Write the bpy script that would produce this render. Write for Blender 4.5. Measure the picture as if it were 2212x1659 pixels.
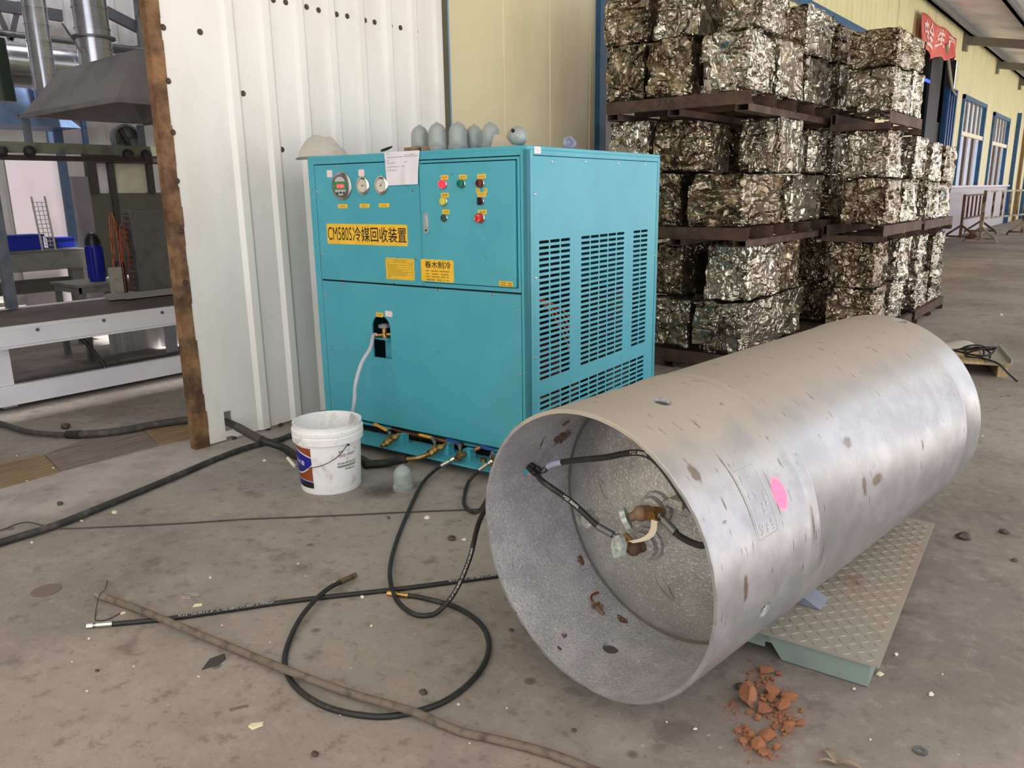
import bpy, bmesh, math, random
from mathutils import Vector, Matrix, noise as mnoise

for _o in list(bpy.data.objects):
    bpy.data.objects.remove(_o, do_unlink=True)
SC = bpy.context.scene
COL = SC.collection
PI = math.pi
rng = random.Random(7)

# ------------------------------------------------------------------ camera
# world frame: the workshop wall is the plane X = 0, Y runs along it, Z is up
CAM = Vector((4.6668, -3.1074, 1.55))
YAW, PITCH, ROLL, FPX = 0.67188, 0.2397, -0.0148, 1692.9
FW = Vector((-math.sin(YAW)*math.cos(PITCH), math.cos(YAW)*math.cos(PITCH), -math.sin(PITCH)))
_rt = Vector((math.cos(YAW), math.sin(YAW), 0.0))
_up = _rt.cross(FW)
RT = _rt*math.cos(ROLL) + _up*math.sin(ROLL)
UP = -_rt*math.sin(ROLL) + _up*math.cos(ROLL)
cam_data = bpy.data.cameras.new('camera')
cam = bpy.data.objects.new('camera', cam_data)
COL.objects.link(cam)
cam_data.sensor_fit = 'HORIZONTAL'
cam_data.sensor_width = 36.0
cam_data.lens = FPX/2212*36.0
cam_data.clip_start = 0.05
cam_data.clip_end = 300
_m = Matrix.Identity(4)
for _i in range(3):
    _m[_i][0] = RT[_i]; _m[_i][1] = UP[_i]; _m[_i][2] = -FW[_i]; _m[_i][3] = CAM[_i]
cam.matrix_world = _m
SC.camera = cam

# ------------------------------------------------------------------ sky, sun, exposure
SC.view_settings.view_transform = 'Standard'
SC.view_settings.look = 'None'
SC.view_settings.gamma = 1.0
SC.view_settings.use_curve_mapping = False
SC.view_settings.exposure = 1.22
world = bpy.data.worlds.new('overcast_sky')
SC.world = world
world.use_nodes = True
wn = world.node_tree.nodes; wl = world.node_tree.links
wn.clear()
w_out = wn.new('ShaderNodeOutputWorld')
w_bg = wn.new('ShaderNodeBackground')
w_tc = wn.new('ShaderNodeTexCoord')
w_sep = wn.new('ShaderNodeSeparateXYZ')
w_ramp = wn.new('ShaderNodeValToRGB')
wl.new(w_tc.outputs['Generated'], w_sep.inputs[0])
wl.new(w_sep.outputs['Z'], w_ramp.inputs[0])
w_ramp.color_ramp.elements[0].position = 0.0
w_ramp.color_ramp.elements[0].color = (0.87, 0.89, 1.0, 1)
w_ramp.color_ramp.elements[1].position = 0.62
w_ramp.color_ramp.elements[1].color = (1.0, 0.965, 0.87, 1)
wl.new(w_ramp.outputs[0], w_bg.inputs['Color'])
w_bg.inputs['Strength'].default_value = 0.9
wl.new(w_bg.outputs[0], w_out.inputs[0])
# high sun: it falls on the open yard beyond the canopy and is bounced in under it
sun_data = bpy.data.lights.new('sun', 'SUN')
sun_data.energy = 6.0
sun_data.color = (1.0, 0.975, 0.95)
sun_data.angle = math.radians(3.0)
sun = bpy.data.objects.new('sun', sun_data)
COL.objects.link(sun)
sun.location = (14, -4, 20)
sun.rotation_euler = (0, math.radians(13), 0)

# ------------------------------------------------------------------ photo geometry helpers
def pray(px, py):
    return FW + RT*((px-1106)/FPX) - UP*((py-829.5)/FPX)

def fl(px, py, z=0.0):
    d = pray(px, py); t = (z-CAM.z)/d.z
    return CAM + d*t

def onX(px, py, x):
    d = pray(px, py); t = (x-CAM.x)/d.x
    return CAM + d*t

def onY(px, py, y):
    d = pray(px, py); t = (y-CAM.y)/d.y
    return CAM + d*t

# ------------------------------------------------------------------ object bookkeeping
def tag(o, label=None, cat=None, group=None, kind=None):
    if label: o['label'] = label
    if cat: o['category'] = cat
    if group: o['group'] = group
    if kind: o['kind'] = kind
    return o

def thing(name, label, cat, loc=(0, 0, 0), rotz=0.0, group=None):
    o = bpy.data.objects.new(name, None)
    COL.objects.link(o)
    o.empty_display_size = 0.1
    o.location = loc
    o.rotation_euler = (0, 0, rotz)
    return tag(o, label, cat, group)

def kids(o):
    return [c for c in bpy.data.objects if c.parent == o]

def copy_tree(o, parent=None):
    c = o.copy(); COL.objects.link(c)
    if parent: c.parent = parent
    for ch in kids(o): copy_tree(ch, c)
    return c

# ------------------------------------------------------------------ mesh builder
def frame_from(z, hint=None):
    z = Vector(z).normalized()
    h = Vector(hint) if hint else (Vector((0, 0, 1)) if abs(z.z) < 0.9 else Vector((1, 0, 0)))
    x = h.cross(z)
    if x.length < 1e-6: x = Vector((1, 0, 0)).cross(z)
    x.normalize(); y = z.cross(x)
    return x, y, z

class MB:
    def __init__(s):
        s.v = []; s.f = []; s.m = []; s.s = []
    def add(s, vs, fs, mi=0, smooth=False, M=None):
        b = len(s.v)
        for q in vs:
            q = Vector(q)
            s.v.append(M @ q if M else q)
        for f in fs:
            s.f.append([b+i for i in f]); s.m.append(mi); s.s.append(smooth)
        return s
    def box(s, p0, p1, mi=0, M=None):
        x0, y0, z0 = p0; x1, y1, z1 = p1
        x0, x1 = min(x0, x1), max(x0, x1); y0, y1 = min(y0, y1), max(y0, y1); z0, z1 = min(z0, z1), max(z0, z1)
        vs = [(x0, y0, z0), (x1, y0, z0), (x1, y1, z0), (x0, y1, z0), (x0, y0, z1), (x1, y0, z1), (x1, y1, z1), (x0, y1, z1)]
        fs = [(3, 2, 1, 0), (4, 5, 6, 7), (0, 1, 5, 4), (1, 2, 6, 5), (2, 3, 7, 6), (3, 0, 4, 7)]
        return s.add(vs, fs, mi, False, M)
    def bar(s, a, b, w, h, mi=0, hint=None):
        a = Vector(a); b = Vector(b)
        x, y, z = frame_from(b-a, hint)
        vs = []
        for p in (a, b):
            for (i, j) in ((-1, -1), (1, -1), (1, 1), (-1, 1)):
                vs.append(p + x*(i*w/2) + y*(j*h/2))
        return s.add(vs, [(3, 2, 1, 0), (4, 5, 6, 7), (0, 1, 5, 4), (1, 2, 6, 5), (2, 3, 7, 6), (3, 0, 4, 7)], mi)
    def cyl(s, a, b, r0, r1=None, n=20, mi=0, caps=True, M=None):
        if r1 is None: r1 = r0
        a = Vector(a); b = Vector(b)
        x, y, z = frame_from(b-a)
        vs = []
        for p, r in ((a, r0), (b, r1)):
            for i in range(n):
                t = 2*PI*i/n
                vs.append(p + x*(r*math.cos(t)) + y*(r*math.sin(t)))
        fs = [(i, (i+1) % n, n+(i+1) % n, n+i) for i in range(n)]
        s.add(vs, fs, mi, True, M)
        if caps:
            s.add(vs[:n], [list(range(n))[::-1]], mi, False, M)
            s.add(vs[n:], [list(range(n))], mi, False, M)
        return s
    def tube(s, pts, r, n=10, mi=0, caps=True, closed=False):
        pts = [Vector(p) for p in pts]
        N = len(pts); rs = r if isinstance(r, (list, tuple)) else [r]*N
        vs = []; nrm = None
        for i, p in enumerate(pts):
            if closed: t = pts[(i+1) % N]-pts[i-1]
            else: t = pts[min(i+1, N-1)]-pts[max(i-1, 0)]
            t.normalize()
            if nrm is None:
                nrm = frame_from(t)[0]
            nrm = nrm - t*nrm.dot(t)
            if nrm.length < 1e-6: nrm = frame_from(t)[0]
            nrm.normalize(); bn = t.cross(nrm)
            for k in range(n):
                a = 2*PI*k/n
                vs.append(p + nrm*(rs[i]*math.cos(a)) + bn*(rs[i]*math.sin(a)))
        fs = []
        for i in range(N if closed else N-1):
            j = (i+1) % N
            for k in range(n):
                l = (k+1) % n
                fs.append((i*n+k, i*n+l, j*n+l, j*n+k))
        s.add(vs, fs, mi, True)
        if caps and not closed:
            s.add(vs[:n], [list(range(n))[::-1]], mi)
            s.add(vs[-n:], [list(range(n))], mi)
        return s
    def lathe(s, prof, n=32, mi=0, M=None, smooth=True, a0=0.0, a1=2*PI):
        full = abs(a1-a0-2*PI) < 1e-6
        k = n if full else n+1
        vs = []
        for (r, z) in prof:
            for i in range(k):
                t = a0+(a1-a0)*i/n
                vs.append((r*math.cos(t), r*math.sin(t), z))
        fs = []
        for j in range(len(prof)-1):
            for i in range(n):
                l = (i+1) % k if full else i+1
                fs.append((j*k+i, j*k+l, (j+1)*k+l, (j+1)*k+i))
        return s.add(vs, fs, mi, smooth, M)
    def prism(s, poly, h0, h1, mi=0, M=None):
        n = len(poly)
        vs = [(x, y, h0) for x, y in poly] + [(x, y, h1) for x, y in poly]
        fs = [list(range(n))[::-1], list(range(n, 2*n))] + [(i, (i+1) % n, n+(i+1) % n, n+i) for i in range(n)]
        return s.add(vs, fs, mi, False, M)
    def grid(s, fn, nu, nv, mi=0, smooth=True, M=None):
        vs = [fn(i/nu, j/nv) for j in range(nv+1) for i in range(nu+1)]
        w = nu+1
        fs = [(j*w+i, j*w+i+1, (j+1)*w+i+1, (j+1)*w+i) for j in range(nv) for i in range(nu)]
        return s.add(vs, fs, mi, smooth, M)
    def ball(s, c, r, n=16, k=10, sx=1, sy=1, sz=1, mi=0):
        c = Vector(c); vs = []; fs = []
        for j in range(k+1):
            p = PI*j/k
            for i in range(n):
                t = 2*PI*i/n
                vs.append(c+Vector((r*sx*math.sin(p)*math.cos(t), r*sy*math.sin(p)*math.sin(t), r*sz*math.cos(p))))
        for j in range(k):
            for i in range(n):
                fs.append((j*n+i, (j+1)*n+i, (j+1)*n+(i+1) % n, j*n+(i+1) % n))
        return s.add(vs, fs, mi, True)
    def mesh(s, name, mats):
        me = bpy.data.meshes.new(name)
        me.from_pydata([tuple(v) for v in s.v], [], s.f)
        for mt in (mats if isinstance(mats, (list, tuple)) else [mats]): me.materials.append(mt)
        me.polygons.foreach_set('material_index', s.m)
        me.polygons.foreach_set('use_smooth', s.s)
        me.update()
        return me
    def build(s, name, mats, parent=None, bevel=0.0, fix=True):
        me = s.mesh(name, mats)
        if fix:
            bm = bmesh.new(); bm.from_mesh(me)
            bmesh.ops.remove_doubles(bm, verts=bm.verts, dist=1e-5)
            bmesh.ops.recalc_face_normals(bm, faces=bm.faces)
            bm.to_mesh(me); bm.free()
        if any(s.s): me.set_sharp_from_angle(angle=math.radians(38))
        o = bpy.data.objects.new(name, me); COL.objects.link(o)
        if parent: o.parent = parent
        if bevel > 0:
            md = o.modifiers.new('bevel', 'BEVEL'); md.width = bevel; md.segments = 2; md.limit_method = 'ANGLE'; md.angle_limit = math.radians(40)
        return o

def spline(pts, per=10, closed=False):
    P = [Vector(p) for p in pts]; out = []
    N = len(P)
    for i in range(N if closed else N-1):
        if closed: a, b, c, d = P[i-1], P[i], P[(i+1) % N], P[(i+2) % N]
        else: a, b, c, d = P[max(i-1, 0)], P[i], P[i+1], P[min(i+2, N-1)]
        for k in range(per):
            t = k/per
            out.append(0.5*((2*b)+(c-a)*t+(2*a-5*b+4*c-d)*t*t+(3*b-a-3*c+d)*t**3))
    if not closed: out.append(P[-1])
    return out

def rrect(x0, y0, x1, y1, r, n=5):
    o = []
    for cx, cy, a in ((x1-r, y0+r, -90), (x1-r, y1-r, 0), (x0+r, y1-r, 90), (x0+r, y0+r, 180)):
        for i in range(n+1):
            t = math.radians(a+90*i/n); o.append((cx+r*math.cos(t), cy+r*math.sin(t)))
    return o

_tc = {}
def text2d(body, height=1.0, bold=0.0):
    """letters of a line as flat 2D polygons, left edge at x = 0, base line y = 0"""
    key = (body, bold)
    if key not in _tc:
        cu = bpy.data.curves.new('text', 'FONT'); cu.body = body; cu.size = 1.0; cu.offset = bold; cu.resolution_u = 3
        ob = bpy.data.objects.new('text', cu); COL.objects.link(ob)
        dg = bpy.context.evaluated_depsgraph_get()
        ev = ob.evaluated_get(dg); me = ev.to_mesh()
        vs = [(v.co.x, v.co.y) for v in me.vertices]; fs = [list(p.vertices) for p in me.polygons]
        ev.to_mesh_clear()
        bpy.data.objects.remove(ob); bpy.data.curves.remove(cu)
        x0 = min(v[0] for v in vs); y0 = min(v[1] for v in vs); x1 = max(v[0] for v in vs); y1 = max(v[1] for v in vs)
        _tc[key] = ([(x-x0, y-y0) for x, y in vs], fs, x1-x0, y1-y0)
    vs, fs, w, h = _tc[key]
    k = height/h
    return [(x*k, y*k) for x, y in vs], fs, w*k, height

def text_in(mb, body, x0, y0, x1, y1, M, mi=0, bold=0.0, z=0.0):
    vs, fs, w, h = text2d(body, 1.0, bold)
    sx = (x1-x0)/w; sy = (y1-y0)/h
    mb.add([(x0+x*sx, y0+y*sy, z) for x, y in vs], fs, mi, False, M)
# ------------------------------------------------------------------ materials
_mats = {}
def lin(c):
    return tuple(((v/255)/12.92 if v/255 <= 0.04045 else (((v/255)+0.055)/1.055)**2.4) for v in c)

class N:
    """small helper round a node tree"""
    def __init__(s, name):
        m = bpy.data.materials.new(name); m.use_nodes = True
        s.mat = m; s.t = m.node_tree; s.n = s.t.nodes; s.l = s.t.links
        s.n.clear()
        s.out = s.n.new('ShaderNodeOutputMaterial'); s.b = s.n.new('ShaderNodeBsdfPrincipled')
        s.l.new(s.b.outputs[0], s.out.inputs[0])
        s.tc = s.n.new('ShaderNodeTexCoord')
        s.obj = s.tc.outputs['Object']
    def link(s, a, b): s.l.new(a, b); return b
    def val(s, x, sock):
        if hasattr(x, 'is_output') or isinstance(x, bpy.types.NodeSocket): s.l.new(x, sock)
        else: sock.default_value = x
    def math(s, op, a, b=None, clamp=False):
        nd = s.n.new('ShaderNodeMath'); nd.operation = op; nd.use_clamp = clamp
        s.val(a, nd.inputs[0])
        if b is not None: s.val(b, nd.inputs[1])
        return nd.outputs[0]
    def mapping(s, scale=(1, 1, 1), rot=(0, 0, 0), loc=(0, 0, 0), vec=None):
        nd = s.n.new('ShaderNodeMapping')
        s.l.new(vec or s.obj, nd.inputs[0])
        nd.inputs['Location'].default_value = loc; nd.inputs['Rotation'].default_value = rot; nd.inputs['Scale'].default_value = scale
        return nd.outputs[0]
    def noise(s, scale, detail=4, rough=0.55, vec=None, dist=0.0):
        nd = s.n.new('ShaderNodeTexNoise')
        s.l.new(vec or s.obj, nd.inputs['Vector'])
        nd.inputs['Scale'].default_value = scale; nd.inputs['Detail'].default_value = detail; nd.inputs['Roughness'].default_value = rough; nd.inputs['Distortion'].default_value = dist
        return nd.outputs[0]
    def vor(s, scale, feat='F1', vec=None, out='Distance', rnd=1.0):
        nd = s.n.new('ShaderNodeTexVoronoi'); nd.feature = feat
        s.l.new(vec or s.obj, nd.inputs['Vector']); nd.inputs['Scale'].default_value = scale; nd.inputs['Randomness'].default_value = rnd
        return nd.outputs[out]
    def ramp(s, fac, stops):
        nd = s.n.new('ShaderNodeValToRGB'); s.l.new(fac, nd.inputs[0])
        el = nd.color_ramp.elements
        while len(el) < len(stops): el.new(0.5)
        for e, (p, c) in zip(el, stops):
            e.position = p; e.color = (c if isinstance(c, (tuple, list)) else (c, c, c))[:3] + (1,) if isinstance(c, tuple) else (c, c, c, 1)
        return nd.outputs[0]
    def step(s, fac, lo, hi):
        nd = s.n.new('ShaderNodeMapRange'); nd.interpolation_type = 'SMOOTHSTEP'
        s.l.new(fac, nd.inputs[0]); nd.inputs[1].default_value = lo; nd.inputs[2].default_value = hi
        return nd.outputs[0]
    def mix(s, fac, a, b):
        nd = s.n.new('ShaderNodeMix'); nd.data_type = 'RGBA'
        s.val(fac, nd.inputs[0])
        for x, i in ((a, 6), (b, 7)):
            if isinstance(x, tuple): nd.inputs[i].default_value = x[:3]+(1,)
            else: s.l.new(x, nd.inputs[i])
        return nd.outputs[2]
    def bump(s, h, strength=0.3, dist=0.01):
        nd = s.n.new('ShaderNodeBump'); s.l.new(h, nd.inputs['Height']); nd.inputs['Strength'].default_value = strength; nd.inputs['Distance'].default_value = dist
        s.l.new(nd.outputs[0], s.b.inputs['Normal'])
    def color(s, c): s.val(c if not isinstance(c, tuple) else c[:3]+(1,), s.b.inputs['Base Color'])
    def rough(s, r): s.val(r, s.b.inputs['Roughness'])
    def metal(s, r): s.val(r, s.b.inputs['Metallic'])

def mat(name, c, rough=0.5, metal=0.0, c2=None, scale=8.0, lo=0.45, hi=0.7, bump=0.0, bscale=40.0, emit=None, es=1.0, alpha=None, trans=0.0):
    if name in _mats: return _mats[name]
    k = N(name)
    a = lin(c)
    if c2 is not None:
        k.color(k.mix(k.step(k.noise(scale, 6), lo, hi), a, lin(c2)))
    else:
        k.color(k.mix(k.step(k.noise(scale, 4), 0.3, 0.8), tuple(x*0.94 for x in a), tuple(min(1, x*1.05) for x in a)))
    k.rough(rough); k.metal(metal)
    if bump: k.bump(k.noise(bscale, 4), bump, 0.004)
    if emit is not None:
        k.b.inputs['Emission Color'].default_value = lin(emit)+(1,); k.b.inputs['Emission Strength'].default_value = es
    if trans: k.b.inputs['Transmission Weight'].default_value = trans; k.b.inputs['IOR'].default_value = 1.4
    if alpha is not None: k.b.inputs['Alpha'].default_value = alpha
    _mats[name] = k.mat
    return k.mat

# concrete floor
def floor_material():
    k = N('concrete_floor')
    big = k.noise(0.55, 5, 0.6); mid = k.noise(3.2, 8, 0.62); fine = k.noise(38, 6, 0.6)
    c = k.mix(k.step(big, 0.34, 0.66), lin((121, 112, 106)), lin((153, 145, 139)))
    c = k.mix(k.math('MULTIPLY', k.step(mid, 0.5, 0.68), 0.28), c, lin((171, 162, 153)))
    c = k.mix(k.math('MULTIPLY', k.step(k.noise(5.5, 6, 0.6, k.mapping(loc=(7, 3, 0))), 0.56, 0.7), 0.5), c, lin((88, 78, 69)))
    c = k.mix(k.math('MULTIPLY', k.step(fine, 0.58, 0.75), 0.5), c, lin((84, 74, 66)))
    grain = k.noise(14, 10, 0.72, k.mapping(loc=(3, 1, 0)))
    c = k.mix(k.math('MULTIPLY', k.step(grain, 0.52, 0.64), 0.28), c, lin((172, 163, 155)))
    c = k.mix(k.math('MULTIPLY', k.math('SUBTRACT', 1.0, k.step(grain, 0.36, 0.46)), 0.45), c, lin((92, 83, 75)))
    # the pale cement strip along the workshop threshold
    sx = k.n.new('ShaderNodeSeparateXYZ'); k.l.new(k.obj, sx.inputs[0])
    edge = k.math('ADD', sx.outputs[0], k.math('MULTIPLY', k.noise(2.3, 5), 0.5))
    strip = k.math('MULTIPLY', k.step(edge, 0.05, 0.15), k.math('SUBTRACT', 1.0, k.step(edge, 0.62, 0.9)))
    strip = k.math('MULTIPLY', strip, k.math('SUBTRACT', 1.0, k.step(sx.outputs[1], -0.4, 0.1)))
    c = k.mix(k.math('MULTIPLY', strip, k.step(mid, 0.3, 0.6)), c, lin((176, 166, 162)))
    # oil dark dots and small specks
    v = k.vor(3.1, vec=k.mapping(loc=(1.3, 2.2, 0)))
    c = k.mix(k.math('MULTIPLY', k.math('SUBTRACT', 1.0, k.step(v, 0.035, 0.085)), 0.7), c, lin((64, 55, 48)))
    v2 = k.vor(9.5)
    c = k.mix(k.math('MULTIPLY', k.math('SUBTRACT', 1.0, k.step(v2, 0.03, 0.06)), 0.45), c, lin((198, 190, 178)))
    # wet oil patch beside the bucket
    pd = k.n.new('ShaderNodeVectorMath'); pd.operation = 'DISTANCE'
    k.l.new(k.mapping(scale=(1, 1, 0)), pd.inputs[0]); pd.inputs[1].default_value = (1.655, -0.42, 0)
    oil = k.math('SUBTRACT', 1.0, k.step(k.math('ADD', pd.outputs['Value'], k.math('MULTIPLY', mid, 0.35)), 0.20, 0.36))
    c = k.mix(k.math('MULTIPLY', oil, 0.8), c, lin((66, 56, 47)))
    k.color(c)
    k.rough(k.math('SUBTRACT', 0.86, k.math('MULTIPLY', k.step(big, 0.4, 0.7), 0.1)))
    h = k.math('ADD', k.math('MULTIPLY', grain, 0.8), k.math('MULTIPLY', fine, 0.35))
    k.bump(h, 0.55, 0.010)
    return k.mat

def silver_material(inside=False, head=False):
    k = N('aluminium_paint_head' if head else 'aluminium_paint_inside' if inside else 'aluminium_paint')
    s = k.n.new('ShaderNodeSeparateXYZ'); k.l.new(k.obj, s.inputs[0])
    x, y, z = s.outputs
    ang = k.math('MULTIPLY', k.math('ARCTAN2', y, x), 180/PI)
    ax = k.math('MULTIPLY', z, -1.0)
    fine = k.noise(140, 5, 0.6); mid = k.noise(9, 6, 0.6)
    c = k.mix(k.step(mid, 0.35, 0.7), lin((148, 148, 152)) if not inside else lin((150, 148, 146)) if head else lin((176, 175, 181)), lin((168, 168, 173)) if not inside else lin((170, 168, 166)) if head else lin((200, 199, 204)))
    met = 0.45
    def ell(a0, ra, g0, rg, soft=0.25, wob=0.0):
        da = k.math('DIVIDE', k.math('SUBTRACT', ax, a0), ra); dg = k.math('DIVIDE', k.math('SUBTRACT', ang, g0), rg)
        d = k.math('SQRT', k.math('ADD', k.math('MULTIPLY', da, da), k.math('MULTIPLY', dg, dg)))
        if wob: d = k.math('ADD', d, k.math('MULTIPLY', k.math('SUBTRACT', k.noise(60, 4), 0.5), wob))
        return k.math('SUBTRACT', 1.0, k.step(d, 1-soft, 1.0))
    if not inside:
        # dust film lying on the upward side, wiped in streaks round the drum
        cv = k.n.new('ShaderNodeCombineXYZ'); k.l.new(k.math('MULTIPLY', ax, 42), cv.inputs[0]); k.l.new(k.math('MULTIPLY', ang, 0.045), cv.inputs[1])
        streak = k.noise(1.0, 5, 0.6, cv.outputs[0])
        dust = k.step(k.math('ADD', k.math('DIVIDE', y, 0.435), k.math('MULTIPLY', k.math('SUBTRACT', mid, 0.5), 0.35)), 0.62, 0.93)
        dust = k.math('MULTIPLY', dust, k.math('SUBTRACT', 1.0, k.math('MULTIPLY', k.step(streak, 0.58, 0.68), 0.25)))
        c = k.mix(dust, c, lin((160, 152, 141)))
        met = k.math('MULTIPLY', k.math('SUBTRACT', 1.0, k.math('MULTIPLY', dust, 0.85)), 0.45)
        cv2 = k.n.new('ShaderNodeCombineXYZ'); k.l.new(k.math('MULTIPLY', ax, 70), cv2.inputs[0]); k.l.new(k.math('MULTIPLY', ang, 0.10), cv2.inputs[1])
        scr = k.math('MULTIPLY', k.step(k.noise(1.0, 2, 0.5, cv2.outputs[0]), 0.66, 0.70), k.step(mid, 0.40, 0.55))
        c = k.mix(k.math('MULTIPLY', scr, 0.8), c, lin((96, 84, 72)))
        rust = k.math('MULTIPLY', k.step(k.noise(14, 6, 0.65), 0.68, 0.74), 0.8)
        c = k.mix(rust, c, lin((120, 98, 80)))
        for (a0, ra, g0, rg) in ((0.944, .05, 10.1, 3), (0.85, .018, 11.2, 5.5), (0.822, .03, 31, 3), (0.08, .02, 46, 5), (1.338, .012, 12.4, 3), (0.13, .012, 2, 7), (0.50, .006, 10, 9), (0.57, .004, -8, 8), (0.34, .004, 26, 12), (0.205, .004, 33, 20)):
            c = k.mix(k.math('MULTIPLY', ell(a0, ra, g0, rg, 0.5, 1.1), 0.85), c, lin((104, 84, 66)))
        # sprayed pink spot
        pk = ell(0.368, 0.037, 26.4, 7.3, 0.35)
        c = k.mix(pk, c, lin((252, 120, 165)))
        met = k.math('MULTIPLY', met, k.math('SUBTRACT', 1.0, pk))
        k.rough(k.math('ADD', 0.30, k.math('MULTIPLY', dust, 0.45)))
        k.bump(k.math('ADD', k.math('MULTIPLY', fine, 0.4), mid), 0.10, 0.004)
    else:
        c = k.mix(k.step(k.noise(16, 6, 0.6), 0.66, 0.76), c, lin((110, 100, 92)))
        for (a0, ra, g0, rg) in () if head else ((0.30, .055, 151, 5), (0.333, .016, -108, 4), (0.353, .015, -142, 3), (0.052, .008, -112, 1.5), (0.103, .012, -116, 1.5), (0.27, .02, 140, 3), (0.2, .006, 150, 5)):
            c = k.mix(ell(a0, ra, g0, rg, 0.4, 1.6), c, lin((112, 74, 52)))
        v = k.vor(55)
        c = k.mix(k.math('MULTIPLY', k.math('SUBTRACT', 1.0, k.step(v, 0.05, 0.12)), k.step(mid, 0.5, 0.62)), c, lin((84, 68, 56)))
        k.rough(0.38)
        g = k.noise(120, 4, 0.6)
        c = k.mix(k.math('MULTIPLY', k.step(g, 0.55, 0.68), 0.6), c, lin((236, 234, 238)))  # pale specks paint the sparkle of the coat into the colour
        c = k.mix(k.math('MULTIPLY', k.math('SUBTRACT', 1.0, k.step(g, 0.34, 0.44)), 0.5), c, lin((132, 128, 132)))
        k.bump(k.math('ADD', g, k.math('MULTIPLY', mid, 0.6)), 0.7, 0.006)
    k.color(c); k.metal(met)
    return k.mat

def bale_material(name, base, dark, rust):
    k = N(name)
    info = k.n.new('ShaderNodeObjectInfo')
    off = k.n.new('ShaderNodeVectorMath'); off.operation = 'MULTIPLY_ADD'
    k.l.new(info.outputs['Random'], off.inputs[0]); off.inputs[1].default_value = (37, 53, 71); k.l.new(k.obj, off.inputs[2])
    v = off.outputs[0]
    at = k.n.new('ShaderNodeAttribute'); at.attribute_name = 'sheet'
    tone = k.math('FRACT', k.math('ADD', at.outputs['Fac'], info.outputs['Random']))
    n1 = k.noise(4.0, 6, 0.6, v, 0.8); n2 = k.noise(13, 5, 0.6, v, 1.2); n3 = k.noise(2.6, 3, 0.5, k.mapping(loc=(4, 9, 2), vec=v), 0.6)
    c = k.mix(k.step(k.math('ADD', k.math('MULTIPLY', tone, 0.35), k.math('MULTIPLY', n1, 0.8)), 0.30, 0.85), lin(dark), lin(base))
    stain = k.math('MULTIPLY', k.step(k.math('ADD', n3, k.math('MULTIPLY', tone, 0.10)), 0.60, 0.74), 0.6)
    c = k.mix(stain, c, lin(rust))
    c = k.mix(k.math('MULTIPLY', k.step(n2, 0.56, 0.68), 0.5), c, lin(tuple(min(255, x+34) for x in base)))
    k.color(c)
    k.metal(k.math('SUBTRACT', 0.92, k.math('MULTIPLY', stain, 0.6)))
    k.rough(k.math('ADD', 0.12, k.math('MULTIPLY', n1, 0.24)))
    # creases of folded sheet and fine wrinkles
    wv = k.n.new('ShaderNodeVectorMath'); wv.operation = 'MULTIPLY_ADD'
    nz = k.n.new('ShaderNodeTexNoise'); k.l.new(v, nz.inputs['Vector']); nz.inputs['Scale'].default_value = 5.0; nz.inputs['Detail'].default_value = 2
    k.l.new(nz.outputs['Color'], wv.inputs[0]); wv.inputs[1].default_value = (0.16, 0.16, 0.16); k.l.new(v, wv.inputs[2])
    def fold(sc, rot):
        x = k.vor(1.0, 'DISTANCE_TO_EDGE', k.mapping(scale=sc, rot=rot, vec=wv.outputs[0]))
        return k.math('MULTIPLY', k.step(x, 0.0, 0.10), 1.0)
    sel = k.step(k.noise(3.0, 2, 0.5, v, 0.5), 0.45, 0.55)
    f1 = fold((3.6, 2.8, 1.0), (0.25, 0.2, 0.4)); f2 = fold((1.1, 1.8, 3.2), (-0.5, 0.3, 0.9)); f3 = fold((9, 7, 2.2), (0.1, -0.3, 0.2))
    h = k.math('ADD', k.math('MULTIPLY', f1, 0.8), k.math('ADD', k.math('MULTIPLY', f2, 0.7), k.math('ADD', k.math('MULTIPLY', k.math('MULTIPLY', f3, 0.35), sel), k.math('MULTIPLY', n2, 0.08))))
    h = k.math('MULTIPLY', h, k.math('ADD', 0.15, k.step(k.noise(4.0, 2, 0.5, k.mapping(loc=(9, 2, 5), vec=v)), 0.40, 0.62)))
    k.bump(h, 0.75, 0.020)
    return k.mat

def corrugated_paint(name, c, c2):
    k = N(name)
    n = k.noise(2.5, 5, 0.6, k.mapping(scale=(1, 1, 0.25)))
    col = k.mix(k.step(n, 0.4, 0.75), lin(c), lin(c2))
    sp = k.math('MULTIPLY', k.step(k.noise(60, 4), 0.70, 0.76), 0.35)
    col = k.mix(sp, col, lin((120, 110, 96)))
    k.color(col); k.rough(0.42)
    return k.mat

def teal_material():
    k = N('teal_powder_coat')
    n = k.noise(3.0, 6); s = k.noise(13, 5)
    c = k.mix(k.step(n, 0.3, 0.7), lin((70, 158, 176)), lin((76, 166, 182)))
    c = k.mix(k.math('MULTIPLY', k.step(s, 0.66, 0.74), 0.4), c, lin((38, 105, 122)))
    k.color(c); k.rough(0.42)
    k.bump(k.noise(300, 2), 0.06, 0.001)
    return k.mat

def rust_steel(name, c, c2):
    k = N(name)
    n = k.noise(6, 7, 0.65)
    k.color(k.mix(k.step(n, 0.35, 0.68), lin(c), lin(c2)))
    k.rough(0.75); k.metal(0.25); k.bump(k.noise(45, 5), 0.3, 0.004)
    return k.mat

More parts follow.
